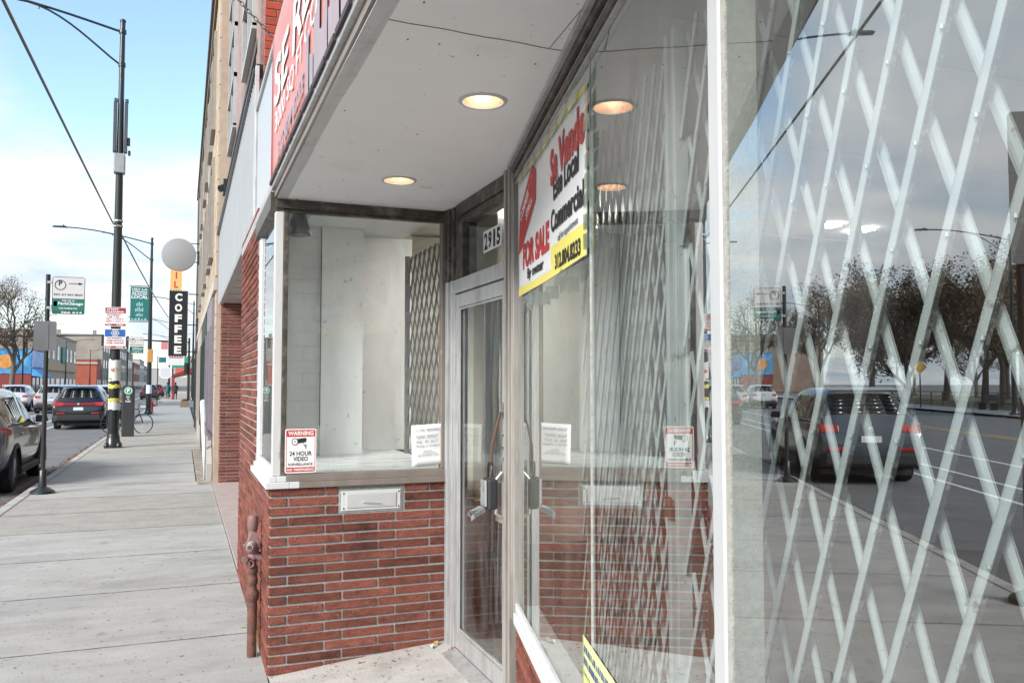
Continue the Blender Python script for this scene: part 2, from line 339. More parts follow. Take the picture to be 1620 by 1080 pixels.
nf = MB(); nf.box(FX+.004, 3.0, 7.6, 14.4, -.1, .03); tag(nf.build('recess_floor', mat('pink_concrete', (.40, .335, .315), .9, var=.12, scale=4, bump=.3)), kind='structure')
# leaves in the gutter
lv = MB(); rr = random.Random(3)
for i in range(2600):
    y = rr.uniform(9, 60) if i % 3 else rr.uniform(9, 26); x = -2.21-abs(rr.gauss(0, .11)); a = rr.uniform(0, 6.3); q = rr.uniform(.018, .045); z = RZ+.012+rr.uniform(0, .02)
    c, s_ = cos(a)*q, sin(a)*q; t = rr.uniform(-.015, .015)
    lv.poly([(x+c, y+s_, z+t), (x-s_*.6, y+c*.6, z+.008), (x-c, y-s_, z-t), (x+s_*.6, y-c*.6, z)])
tag(lv.build('leaf_litter', mat('brown_leaves', (.20, .085, .04), .9, island=.6, var=.2), fix=False), 'brown fallen leaves lying along the gutter by the kerb', kind='stuff')

# ================================================================== the shop
shop = thing('brick_storefront', (FX, RY, 0), 'vacant red brick storefront with recessed entry and splayed display window', 'building')
bk = MB()
bricks(bk, (FX, RY, 0), (1, 0, 0), (0, -1, 0), 1.012, -.06, 1.026, holes=[(.375, .755, .872, 1.012)], seed=2)
bricks(bk, (FX, RY+.0, 0), (0, 1, 0), (-1, 0, 0), 2.68, -.06, 1.026, stag=(.1, 0), seed=3)
bk.box(FX, 1.478, RY, RY+.14, -.1, 1.024, 1); bk.box(FX, FX+.14, RY+.14, 7.55, -.1, 1.024, 1)
bulk = bk.build('bulkhead', [BRICK, MORT], shop)
ms = MB()
x0, x1, z0, z1 = FX+.392, FX+.736, .885, .998
ms.box(x0-.014, x1+.014, RY-.004, RY+.003, z0-.012, z1+.012, 1)
ms.box(x0, x1, RY-.010, RY-.003, z0, z1); ms.build('mail_slot', [WHT, MORT], bulk, bevel=.002)
fl = MB(); fl.box(x0+.028, x1-.028, RY-.016, RY-.0105, z0+.016, z1-.016)
fl.prism([(x0+.12, RY-.0165, .925), (x0+.225, RY-.0165, .915), (x0+.225, RY-.033, .924), (x0+.12, RY-.033, .934)], (0, 0, .007))
fl.build('mail_flap', mat('bright_aluminium', (.78, .79, .80), .3, metal=.6, var=.05), bulk, bevel=.003)
sc = MB()
for x in (x0+.012, x1-.012):
    for z in (z0+.014, z1-.014): sc.cyl((x, RY-.009, z), (x, RY-.0125, z), .0045, 8)
sc.build('slot_screws', BLACK, bulk)
cl = MB()
bricks(cl, (FX, 5.93, 0), (0, 1, 0), (-1, 0, 0), 1.62, 1.032, 1.026+.054*33, seed=5); cl.box(FX, FX+.06, 5.93, 7.55, 1.026, 2.80, 1)
cl.build('column', [BRICK, MORT], shop)
# sills
si = MB()
si.box(FX-.03, FX+.10, RY-.03, 5.95, 1.028, 1.064); si.box(FX-.012, FX+.03, RY-.015, 5.93, 1.064, 1.096)
si.box(FX+.1, FX+.155, RY-.030, RY+.02, 1.028, 1.064); si.box(FX+.03, FX+.085, RY-.0152, RY+.03, 1.0642, 1.0962)
si.build('white_sill', WHT, shop, bevel=.004)
s2 = MB(); s2.box(FX+.1555, 1.478, RY-.029, RY+.1, 1.028, 1.0632); s2.box(FX+.0855, 1.478, RY-.014, RY+.05, 1.0645, 1.104); s2.box(FX+.12, 1.478, RY-.022, RY-.0145, 1.0634, 1.070)
s2.build('return_sill', SILLB, shop, bevel=.004)
# side window of the display (towards the entry)
sw_ = MB()
sw_.box(.518, .544, RY-.004, RY+.06, 1.097, 2.585); sw_.box(.4705, 1.486, RY-.006, RY+.06, 2.604, 2.657); sw_.box(.56, 1.45, RY-.012, RY-.0065, 2.615, 2.632); sw_.box(.52, 1.478, RY+.01, RY+.05, 2.586, 2.6035)
swin = sw_.build('side_window', BRZ, shop, bevel=.003)
q = MB(); q.box(.4702, .5175, RY+.002, RY+.062, 1.097, 2.584); q.build('corner_post', mat('worn_white_metal', (.58, .58, .57), .45, var=.06, scale=9, col2=(.30, .23, .19), c2pos=(.60, .68), c2scale=4, stretch=(3, 3, .8)), swin, bevel=.004)
q = MB(); q.box(1.450, 1.4775, RY+.002, RY+.06, 1.105, 2.584); q.build('window_stile', SILLB, swin, bevel=.003)
q = MB(); q.box(.544, 1.450, RY+.022, RY+.028, 1.10, 2.586); q.build('glass', GLS, swin)
# street window of the display
fw = MB()
fw.box(.470, .53, 5.86, 5.93, 1.097, 2.60); fw.box(.472, .50, RY+.07, 5.86, 1.097, 1.135); fw.box(.474, .50, 5.79, 5.845, 1.14, 2.58)
fwin = fw.build('street_window', WHT, shop, bevel=.004)
q = MB(); q.prism([(FX-.02, RY+.004, 2.60), (FX+.03, RY+.004, 2.585), (FX+.03, RY+.004, 2.655), (FX-.02, RY+.004, 2.70)], (0, 1.08, 0)); q.build('window_head', BRZ, fwin)
q = MB(); q.box(.484, .490, RY+.063, 5.862, 1.10, 2.6); q.build('glass', GLS, fwin)
# fascia over the street window and along the entry
fa = MB(); fa.box(FX-.012, FX+.06, RY+.05, 7.56, 2.70, 2.765); fa.box(FX-.02, FX+.02, -.8, RY+.004, 2.70, 2.728)
fa.build('fascia_rail', ALU, shop, bevel=.003)
fb = MB(); fb.box(FX+.0, FX+.05, -.8, RY+.0, 2.662, 2.70); fb.build('fascia_strip', mat('brown_grey_trim', (.22, .19, .17), .6, var=.2, scale=4), shop)
sf = MB()
yy = [-.8, .6, 2.0, 3.1, 3.9, RY-.002]; dd = [0, .02, .0, .03, .012, 0]
for a, b, p, q_ in zip(yy, yy[1:], dd, dd[1:]):
    sf.hexa([(FX+.012-p*.3, a, 2.655-p*.3), (FX+.07-p, a, 2.657), (FX+.07-q_, b-.001, 2.657), (FX+.012-q_*.3, b-.001, 2.655-q_*.3), (FX+.012, a, 2.661), (FX+.07, a, 2.661), (FX+.07, b-.001, 2.661), (FX+.012, b-.001, 2.661)])
sf.build('edge_flashing', WHT, shop)
# soffit with two can lights
LIGHTS = [(1.02, 2.906), (1.02, 4.213)]
a = MB(); pe = wp(4.3, 0, -.02); XL = FX+.06
def xr(y): return DX+.02 if y >= 3.76 else DX+.02+(pe.x-DX-.02)*(3.76-y)/(3.76-pe.y)
cuts = sorted([RY-.004, 3.76, pe.y+.002]+[ly+d for lx, ly in LIGHTS for d in (-.12, .12)])
for y0, y1 in zip(cuts, cuts[1:]):
    hit = [l_ for l_ in LIGHTS if y0 < l_[1] < y1]
    if not hit: a.poly([(XL, y0, SOF), (XL, y1, SOF), (xr(y1), y1, SOF), (xr(y0), y0, SOF)]); continue
    lx, ly = hit[0]; xa, xb = lx-.12, lx+.12
    a.poly([(XL, y0, SOF), (XL, y1, SOF), (xa, y1, SOF), (xa, y0, SOF)]); a.poly([(xb, y0, SOF), (xb, y1, SOF), (xr(y1), y1, SOF), (xr(y0), y0, SOF)])
    ring = []
    for k in range(32):
        t_ = 2*pi*k/32; m_ = .12/max(abs(cos(t_)), abs(sin(t_))); ring.append(((lx+.076*cos(t_), ly+.076*sin(t_), SOF), (lx+m_*cos(t_), ly+m_*sin(t_), SOF)))
    for k in range(32): p, q = ring[k], ring[(k+1) % 32]; a.poly([p[0], q[0], q[1], p[1]])
sof = a.build('soffit', PLAST, shop, fix=False)
sm = MB()
pts = [(.53+.061*i, 2.342+.003*sin(i*1.7)+i*.0028) for i in range(11)]
for (a, b), (c, d) in zip(pts, pts[1:]): sm.hexa([(a, b-.0012, SOF-.002), (c, d-.0012, SOF-.002), (c, d+.0012, SOF-.002), (a, b+.0012, SOF-.002), (a, b-.0012, SOF-.0004), (c, d-.0012, SOF-.0004), (c, d+.0012, SOF-.0004), (a, b+.0012, SOF-.0004)])
sm.hexa([(1.049, 2.36, SOF-.002), (.959, 1.4, SOF-.002), (.961, 1.4, SOF-.002), (1.051, 2.36, SOF-.002), (1.049, 2.36, SOF-.0004), (.959, 1.4, SOF-.0004), (.961, 1.4, SOF-.0004), (1.051, 2.36, SOF-.0004)])
SEAM = mat('seam_grey', (.20, .19, .18), .9)
sm.build('soffit_seam', SEAM, sof)
for x, y in ((.60, 2.20), (.62, 2.46), (.56, 3.2), (.58, 3.9), (.75, 4.3), (.9, 3.4), (1.06, 2.5), (.72, 2.46), (.86, 2.5), (.66, 4.5), (.8, 3.7)):
    a = MB(); a.lathe((x, y, SOF-.0022), [(.0035, 0), (.0035, .002)], 8); a.build('screw_head', SEAM, sof)
CAN = mat('copper_can', (.82, .64, .50), .35, metal=.6, var=.1, scale=20, col2=(.55, .34, .24), c2scale=14)
for lx, ly in LIGHTS:
    c = MB(); c.lathe((lx, ly, SOF), [(.0765, -.0015), (.074, .03), (.066, .10), (.02, .125), (.001, .127)], 32, cap=False); c.build('can_light', CAN, sof, smooth=60)
    c = MB(); c.lathe((lx, ly, SOF), [(.076, -.001), (.0765, -.006), (.086, -.007), (.0925, -.001), (.0925, .0005)], 32, cap=False); c.build('light_trim', WHT, sof, smooth=60)
    c = MB(); c.lathe((lx, ly, SOF+.05), [(.001, .0), (.03, .008), (.04, .03), (.03, .06)], 20); c.build('bulb', mat('lamp_glass', (.9, .8, .7), .3, emit=(1, .86, .72), estr=8), sof, smooth=60)
# door frame: jambs, transom bar, transom
jb = MB()
for y0, y1, d in ((RY-.20, RY-.165, 0), (RY-.165, RY-.13, .008), (RY-.13, RY-.085, -.004), (RY-.085, RY-.045, .01), (RY-.045, RY-.003, .0)): jb.box(DX-.022-d, DX+.06, y0+.0006, y1-.0006, .085, 2.215)
jb.build('door_jamb', ALU, shop, bevel=.003)
jb = MB()
for y0, y1, d in ((RY-.175, RY-.13, -.012), (RY-.13, RY-.075, .0), (RY-.075, RY-.03, .012), (RY-.03, RY-.007, .02)): jb.box(DX-.01-d, DX+.06, y0+.0006, y1-.0006, 2.2165, 2.659)
jb.box(DX-.012, DX+.06, 3.82, RY-.18, 2.585, 2.658); jb.build('upper_jamb', BRZ, shop, bevel=.003)
PX = MB()
for y0, y1, d, in ((3.765, 3.785, .004), (3.785, 3.806, -.006), (3.806, 3.829, .008)): PX.box(DX-.03-d, DX+.06, y0+.0006, y1-.0006, .085, 2.655)
for s0, s1, d in ((-.012, .012, .012), (.012, .03, .0), (.03, .052, .009)): wbox(PX, s0+.0006, s1-.0006, .50, 2.655, -.05, .012+d)
PX.build('door_post', mat('taupe_aluminium', (.40, .375, .345), .45, metal=.35, var=.15, scale=9, col2=(.24, .21, .18), c2pos=(.5, .7), stretch=(8, 8, .7)), shop, bevel=.003)
tb = MB(); tb.box(DX-.024, DX+.05, 3.832, RY-.176, 2.134, 2.214); tb.build('transom_bar', ALU, shop, bevel=.003)
tw = MB(); tw.box(DX+.0, DX+.09, 4.60, RY-.177, 2.216, 2.583); tw.box(DX+.0, DX+.09, 3.832, 4.598, 2.545, 2.583); tw.box(DX-.002, DX+.006, 3.832, 4.70, 2.548, 2.556)
trn = tw.build('transom_window', BRZ, shop, bevel=.002)
q = MB(); q.box(DX+.022, DX+.027, 3.84, 4.60, 2.216, 2.55); q.build('glass', GLD, trn)
dr = MB(); YA, YB = 3.838, 4.664
dr.box(DX-.02, DX+.025, YA, YA+.056, .118, 2.126); dr.box(DX-.02, DX+.025, YB-.05, YB, .118, 2.126)
dr.box(DX-.0195, DX+.0245, YA+.0565, YB-.0505, 2.05, 2.1255); dr.box(DX-.0195, DX+.0245, YA+.0565, YB-.0505, .1185, .215)
dr.box(DX-.012, DX-.004, YA+.057, YA+.068, .216, 2.049); dr.box(DX-.012, DX-.004, YB-.062, YB-.051, .216, 2.049); dr.box(DX-.012, DX-.004, YA+.069, YB-.063, .216, .232); dr.box(DX-.012, DX-.004, YA+.069, YB-.063, 2.035, 2.049)
door = dr.build('entrance_door', ALU, shop, bevel=.0025)
q = MB(); q.box(DX, DX+.006, YA+.056, YB-.05, .214, 2.051); q.build('glass', GLD, door)
q = MB(); q.box(DX-.028, DX-.0205, YA+.012, YA+.13, .93, 1.13); q.tube([(DX-.029, YA+.03, .96), (DX-.06, YA+.03, .98), (DX-.065, YA+.03, 1.14), (DX-.029, YA+.03, 1.18)], .009, 10); q.build('pull_handle', mat('taupe_plate', (.45, .43, .40), .4, metal=.4), door, bevel=.002, smooth=40)
q = MB()
for z in (1.36, 1.30, 1.245): q.cyl((DX-.021, YA+.03, z), (DX-.032, YA+.03, z), .013, 14)
q.box(DX-.023, DX-.0203, YA+.016, YA+.042, 1.44, 1.52); q.build('lock_cylinder', CHROME, door)
th = MB(); th.prism([(DX-.10, YA-.04, .088), (DX-.02, YA-.04, .112), (DX+.06, YA-.04, .112), (DX+.06, YA-.04, .08), (DX-.10, YA-.04, .08)], (0, .86, 0)); th.build('threshold', ALU, shop, bevel=.002)
# splayed display window
sb = MB(); bricks(sb, wp(.055, 0), WD, WN, 4.2, -.02, .49, seed=9); wbox(sb, .03, 4.26, -.1, .489, -.14, 0, 1)
sb.build('splayed_bulkhead', [BRICK, MORT], shop)
sp = MB()
wbox(sp, .055, 4.26, .492, .545, -.11, .020); wbox(sp, .055, 4.26, .5455, .574, -.10, .011)
for (o0, o1, z0, z1) in ((-.01, .012, .575, .588),): wbox(sp, .055, 2.59, z0, z1, o0, o1); wbox(sp, 2.68, 4.26, z0, z1, o0, o1)
sp.build('splayed_sill', WHT, shop, bevel=.005)
st = MB()
wbox(st, .054, 4.26, 2.618, 2.657, -.05, .03); wbox(st, .054, 4.26, 2.60, 2.6175, -.05, .008); wbox(st, .054, 4.26, 2.574, 2.5995, -.03, .02)
spl = st.build('splayed_window', BRZ, shop, bevel=.003)
q = MB(); wbox(q, .056, 4.2, 2.64, 2.6585, .0305, .05); wbox(q, .056, 4.2, 2.602, 2.611, .0085, .016); wbox(q, .056, 4.2, 2.565, 2.573, -.02, .012); q.build('head_trim', ALU, spl, bevel=.002)
for a, b in ((.05, 1.634), (1.641, 2.60), (2.672, 4.24)):
    q = MB(); wbox(q, a, b, .586, 2.58, -.003, .003); q.build('glass', GLR, spl)
q = MB(); wbox(q, 1.6338, 1.6412, .588, 2.575, -.006, .0055); q.build('caulk_joint', mat('grey_sealant', (.42, .44, .43), .6, var=.3, scale=60), spl)
q = MB(); wbox(q, 2.600, 2.652, .588, 2.60, -.05, .010); q.build('mullion', mat('white_aluminium', (.56, .57, .575), .4, metal=.15, var=.04, scale=7, col2=(.5, .49, .46), c2pos=(.66, .75)), spl, bevel=.004)
q = MB(); wbox(q, 2.6525, 2.671, .588, 2.60, -.05, .005); q.build('sealant_strip', mat('rough_sealant', (.38, .38, .345), .95, var=.2, scale=80, bump=.35, bscale=260), spl)
# pier at the near end and the wall above
pr = MB(); pr.box(FX, FX+.35, -6, -.42, -.1, 2.8); pr.build('near_pier', MORT, shop)
ub = MB(); ub.box(.82, 9.0, -6, 7.58, 3.02, 8.5); ub.box(.5, .82, -6, 6.3, 3.7, 3.74); ub.box(.81, .83, -6, 7.58, 2.8, 3.02)
ub.build('upper_wall', mat('upper_red_brick', (.27, .065, .045), .9, var=.2, scale=9), shop)
# room behind the glass
CREAM = mat('cream_wall', (.62, .60, .53), .85, var=.04)
rm = MB()
rm.box(1.6, 4.4, 7.4, 7.5, 0, 3.0)
rm.box(1.78, 1.95, 5.25, 5.42, .1, 2.94); rm.box(.62, 1.74, 6.72, 6.82, .1, 3.0)
rm.build('interior_wall', mat('interior_wall_paint', (.58, .55, .48), .85, var=.05), shop)
rm = MB(); rm.box(8.2, 8.3, -5, 7.5, .0, 3.0); rm.box(4.4, 8.2, 7.4, 7.5, 0, 3.0); rm.box(.5, 8.2, -5.1, -5, 0, 3.0)
rm.build('back_wall', mat('brown_panelling', (.10, .08, .065), .7, var=.15, scale=2, stretch=(3, 3, .3)), shop)
rf = MB(); rf.poly([(DX+.04, 7.4, .1), (8.2, 7.4, .1), (8.2, -5, .1), (.55, -5, .1), (.55, -.5, .1), (wp(4.2, 0, -.14).x, wp(4.2, 0).y, .1), (wp(.03, 0, -.14).x, 3.75, .1), (DX+.04, 3.8, .1)])
rf.build('interior_floor', mat('brown_floor', (.10, .07, .05), .5, var=.2, scale=2), shop)
rc = MB(); rc.box(.60, 8.3, -5.1, 7.5, 2.96, 3.01)
for k in range(11): rc.box(1.6, 8.2, -4.6+k*1.2, -4.575+k*1.2, 2.952, 2.9595)
rc.box(.56, DX+.15, RY+.06, 6.75, 2.785, 2.80); rc.box(.56, .60, -5, 7.4, 2.81, 2.96)
rc.build('ceiling', mat('ceiling_white', (.74, .75, .74), .9, var=.03), shop)
for (x, y, a, b) in ((5.08, 5.58, .05, .07), (5.50, 5.68, .04, .12), (2.72, 5.95, .22, .22)):  # third panel is added out of sight behind the banner to brighten the room
    dz = .13 if a == .22 else 0; c = MB(); c.box(x-a, x+a, y-b, y+b, 2.935-dz, 2.951-dz); c.build('ceiling_and_fill_light', mat('ceiling_panel', (.9, .9, .9), .5, emit=(1, .95, .88), estr=24), shop)
# display bay
dp = MB(); dp.box(.56, DX+.10, RY+.101, 6.72, .95, 1.085); dp.build('display_platform', mat('marble_sheet', (.66, .68, .68), .35, var=.1, scale=3, col2=(.36, .40, .42), c2pos=(.5, .6), c2scale=4, stretch=(1, 3.5, 1)), shop)
PBR = mat('painted_brick', (.88, .88, .87), .6, var=.03)
dw = MB(); bricks(dw, (.50, 6.36, 0), (1, 0, 0), (0, -1, 0), .45, 1.085, 2.785, course=.10, mod=.215, joint=.008, stag=(0, .1075), out=.004, seed=12); dw.box(.50, .945, 6.36, 6.5, 1.07, 2.785)
dw.build('painted_brick_wall', PBR, shop)
dw = MB(); dw.box(.949, 1.262, 6.33, 6.42, 1.086, 2.784); dw.box(1.262, 1.72, 6.64, 6.71, 1.086, 2.784); dw.build('display_panel', mat('white_panel', (.90, .90, .89), .55, var=.025, scale=4, spots=((14, .68, .72, (.62, .60, .57)), (45, .71, .74, (.4, .38, .36)))), shop)
dw = MB(); dw.box(.9445, .9495, 6.325, 6.34, 1.3, 2.78); dw.build('panel_seam', mat('dark_gap', (.05, .05, .05), .9), shop)
dw = MB(); dw.box(.5, .56, RY+.1, 5.9, .95, 1.09); dw.build('display_curb', WHT, shop)
dc = MB(); dc.tube([(.60, 4.99, 2.78), (.60, 4.99, 2.62)], .008, 8); dc.lathe((.62, 5.02, 2.50), [(.02, .13), (.035, .11), (.06, .03), (.075, 0), (.068, -.02), (.02, -.03)], 20)
fl_ = dc.build('floodlight', mat('charcoal_plastic', (.03, .035, .04), .4), None, smooth=50)
tag(fl_, 'black floodlight hanging in the top corner of the display window', 'floodlight')

# ------------------------------------------------------------------ scissor gates
GATE = mat('gate_paint', (.62, .64, .645), .45, metal=.25, var=.12, scale=14, col2=(.20, .16, .14), c2pos=(.62, .70), c2scale=16)
SHADE_GRIME = mat('shaded_grimy_steel', (.10, .097, .093), .75, metal=.1, var=.3, scale=40, col2=(.26, .26, .25), c2pos=(.52, .6), c2scale=60)  # paints the unlit sides of the flanges dark, plus their grimy specks
DGATE = mat('dark_gate_paint', (.21, .21, .205), .5, metal=.2, var=.2, scale=14)
def lattice(P, nrm, s0, s1, z0, z1, sp, sl, wd, dep, of, ob_, fr, bk_, bdep=.4):
    """crossing U channels clipped to the rectangle; of, ob_: offsets of the two layers along nrm"""
    H = z1-z0; nrm = Vector(nrm)
    def bar(mb, sa, za, sb, zb, off, wd, dep):
        d = (P(sb, zb)-P(sa, za)).normalized(); c = d.cross(nrm).normalized(); A = P(sa, za)+nrm*off; B = P(sb, zb)+nrm*off
        Lv = B-A
        q = [A-c*wd/2, A-c*wd*.12+nrm*.0032, A+c*wd*.12+nrm*.0032, A+c*wd/2, A+c*wd/2-nrm*.002, A-c*wd/2-nrm*.002]; mb.prism(q, Lv)
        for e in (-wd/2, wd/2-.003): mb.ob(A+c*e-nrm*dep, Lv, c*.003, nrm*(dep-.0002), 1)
    k0 = -int(sl*H/sp)-2; k1 = int((s1-s0+sl*H)/sp)+2
    for k in range(k0, k1+1):
        for sg, mb, off in ((1, fr, of), (-1, bk_, ob_)):
            a = s0+k*sp                                     # s at the top of the bar
            f = lambda z: a-sg*sl*(z1-z) if True else 0
            za, zb = z0, z1
            # clip to [s0, s1]
            for lim, sign in ((s0, 1), (s1, -1)):
                if (f(za)-lim)*sign < 0 and (f(zb)-lim)*sign < 0: za = zb; break
                zc_ = z1-(a-lim)/(sg*sl)
                if (f(za)-lim)*sign < 0: za = max(za, zc_)
                elif (f(zb)-lim)*sign < 0: zb = min(zb, zc_)
            if zb-za > .05: bar(mb, f(za), za, f(zb), zb, off, *((wd, dep) if sg > 0 else (wd*1.25, dep*bdep)))
def gate(name, label, P, nrm, s0, s1, z0, z1, sp, sl, m, posts, wd=.0165, dep=.008, of=0, ob_=-.020, rivet=True, flange_shade=None, bdep=.4):
    t = thing(name, P(s0, z0), label, 'security gate', None)
    a, b = MB(), MB(); lattice(P, nrm, s0, s1, z0, z1, sp, sl, wd, dep, of, ob_, a, b, bdep)
    a.build('front_lattice', [m, flange_shade or m], t); b.build('back_lattice', [m, m], t)
    nr = Vector(nrm)
    for s in posts:
        q = MB(); c = (P(s+.1, z0)-P(s, z0)).normalized(); q.ob(P(s, z0-.03)-nr*.02, c*.022, nr*.035, (0, 0, z1-z0+.05)); q.build('upright', m, t, bevel=.002)
    if rivet:
        q = MB(); k = 0
        z = z1-.02
        while z > z0:
            s = s0+sp*(k % 2)*.5
            while s < s1:
                p = P(s, z)+nr*(of+.0025); q.lathe(p+nr*.0008, [(.0028, -.003), (.0028, .002), (.001, .0024)], 6); s += sp
            z -= sp/(2*sl); k += 1
        q.build('rivets', m, t)
    return t
WNt = (WN.x, WN.y, 0)
PG = lambda s, z: wp(s, z, -.12)
gate('scissor_gate', 'pale grey scissor gate drawn wide behind the near splayed window pane', PG, WNt, 2.075, 4.1, .62, 2.46, .1165, .45, GATE, [2.052], flange_shade=SHADE_GRIME)
gate('scissor_gate', 'pale grey scissor gate behind the glass between the white mullion and the sale banner', PG, WNt, .95, 1.985, .62, 2.46, .084, .42, GATE, [1.995], wd=.012, dep=.006, flange_shade=SHADE_GRIME, bdep=1)
PD = lambda s, z: Vector((1.545, 6.3-s, z))
gate('scissor_gate', 'dark closed scissor gate inside the display bay behind the handwritten note', PD, (-1, 0, 0), .2, 1.3, 1.13, 2.54,   .125, .62, DGATE, [.19], wd=.013, rivet=False)
PE = lambda s, z: Vector((1.735+s, 4.9-s*.1, z))
gate('scissor_gate', 'grey scissor gate folded to a stack of bars inside the entrance door', PE, (-.1, -.995, 0), .02, .17, .15, 2.3, .04, .03, GATE, [0], rivet=False)
bp = MB(); wbox(bp, 1.548, 1.633, .59, 2.57, -.014, -.0045)
tag(bp.build('timber_post', mat('brown_stained_wood', (.26, .165, .10), .85, var=.3, scale=30, bump=.6, bscale=90)), 'brown rough post standing behind the glass right under the sale banner edge', 'post')
pl = MB(); pl.lathe(wp(2.02, 1.30, -.105), [(.004, -.012), (.018, -.01), (.018, .012), (.004, .014)], 12); pl.tube([wp(2.0, 1.31, -.10), wp(2.0, 1.335, -.10), wp(2.03, 1.335, -.10), wp(2.03, 1.31, -.10)], .004, 6)
tag(pl.build('padlock', mat('rusty_steel', (.22, .11, .07), .7, metal=.4)), 'small rusty padlock joining the two scissor gates', 'padlock')

lt = MB(); rl = random.Random(31)
for k in range(46):
    x = rl.uniform(.5, 1.46); y = RY-.03-abs(rl.gauss(0, .12)) if k % 2 else rl.uniform(3.0, RY-.05); q = rl.uniform(.004, .014); a_ = rl.uniform(0, 6)
    z = zf(x)+.004; lt.poly([(x+cos(a_+t_)*q*rl.uniform(.5, 1), y+sin(a_+t_)*q*rl.uniform(.5, 1), z+rl.uniform(0, .008)) for t_ in (0, 1.3, 2.6, 4.2)])
tag(lt.build('litter', mat('leaf_crumbs', (.22, .12, .06), .9, island=.8), fix=False), 'crumbs of dry leaves and litter on the entry floor', kind='stuff')
for k, (x, y, c_) in enumerate(((1.40, RY-.06, (.45, .30, .08)), (1.46, RY-.22, (.30, .09, .04)), (1.36, RY-.10, (.62, .60, .55)))):
    lf = MB(); z = zf(x)+.004; q = .03; lf.add([(x, y-q, z+.002), (x+q*.6, y, z+.016), (x, y+q, z+.004), (x-q*.6, y, z+.012), (x, y, z+.004)], [(0, 1, 4), (1, 2, 4), (2, 3, 4), (3, 0, 4)])
    tag(lf.build('fallen_leaf' if k < 2 else 'paper_scrap', mat('leaf_%s' % 'abc'[k], c_, .8), fix=False), ('yellow curled leaf in the corner of the entry floor', 'red brown leaf lying by the door jamb', 'white paper scrap on the floor at the brick corner')[k], ('leaf', 'leaf', 'paper scrap')[k])
# ------------------------------------------------------------------ signs and papers on the shop front
def rounded(x0, x1, y0, y1, r, k=5):
    p = []
    for cx, cy, a0 in ((x1-r, y1-r, 0), (x0+r, y1-r, 90), (x0+r, y0+r, 180), (x1-r, y0+r, 270)):
        for i in range(k+1):
            a = radians(a0+90*i/k); p.append((cx+r*cos(a), cy+r*sin(a)))
    return p
def plate(mb, O, ux, uy, n, pts, d0, d1, mi=0):
    O, ux, uy, n = map(Vector, (O, ux, uy, n))
    mb.prism([O+ux*x+uy*y+n*d0 for x, y in pts], n*(d1-d0), mi)
# warning sign
T = thing('warning_sign', (.62, RY-.016, 1.12), 'red and white video surveillance warning sign on the display window corner', 'warning sign')
O, ux, uy, n = (.537, RY-.016, 1.112), (1, 0, 0), (0, 0, 1), (0, -1, 0); W_, H_ = .172, .246
a = MB(); plate(a, O, ux, uy, n, rounded(0, W_, 0, H_, .012), 0, .002); a.build('sign_plate', WHTP, T)
a = MB()
outer = rounded(.006, W_-.006, .006, H_-.006, .010); inner = rounded(.0095, W_-.0095, .033, H_-.046, .003)
plate(a, O, ux, uy, n, [p for p in rounded(.006, W_-.006, H_-.044, H_-.006, .009)], .002, .0026); plate(a, O, ux, uy, n, rounded(.006, W_-.006, .006, .032, .009), .002, .0026)
plate(a, O, ux, uy, n, [(.006, .028), (.009, .028), (.009, H_-.04), (.006, H_-.04)], .002, .0025); plate(a, O, ux, uy, n, [(W_-.009, .028), (W_-.006, .028), (W_-.006, H_-.04), (W_-.009, H_-.04)], .002, .0025)
a.build('red_border', REDP, T)
def tx(mb, s, x, y, w_, h_, bold=.02, lift=.003, slant=0, mi=0): text(mb, s, Vector(O)+Vector(ux)*x+Vector(uy)*y, ux, uy, w_, h_, mi, bold, slant, n, lift)
a = MB(); tx(a, 'WARNING', .016, H_-.037, .14, .025, .03); tx(a, 'NO TRESPASSING', .012, .012, .148, .0135, .03); a.build('white_lettering', WHTP, T, fix=False)
a = MB(); tx(a, '24 HOUR', .025, .096, .122, .025); tx(a, 'VIDEO', .046, .066, .08, .025); tx(a, 'SURVEILLANCE', .018, .041, .134, .0145, .02)
plate(a, O, ux, uy, n, [(.055, .162), (.115, .172), (.118, .192), (.108, .195), (.05, .188)], .002, .0032)
plate(a, O, ux, uy, n, [(.095, .166), (.101, .166), (.103, .152), (.112, .147), (.112, .134), (.117, .134), (.117, .158), (.112, .158), (.112, .152), (.106, .156), (.101, .168)], .002, .0031)
plate(a, O, ux, uy, n, [(.054+.018*cos(t*pi/10), .174+.020*sin(t*pi/10)) for t in range(20)], .002, .0036); a.build('black_print', INKB, T, fix=False)
a = MB(); plate(a, O, ux, uy, n, [(.054+.014*cos(t*pi/10), .174+.016*sin(t*pi/10)) for t in range(20)], .0037, .0040); a.build('lens_print', WHTP, T)
a = MB(); plate(a, O, ux, uy, n, [(.054+.004*cos(t*pi/6), .174+.005*sin(t*pi/6)) for t in range(12)], .0041, .0043); a.build('lens_dot', REDP, T)
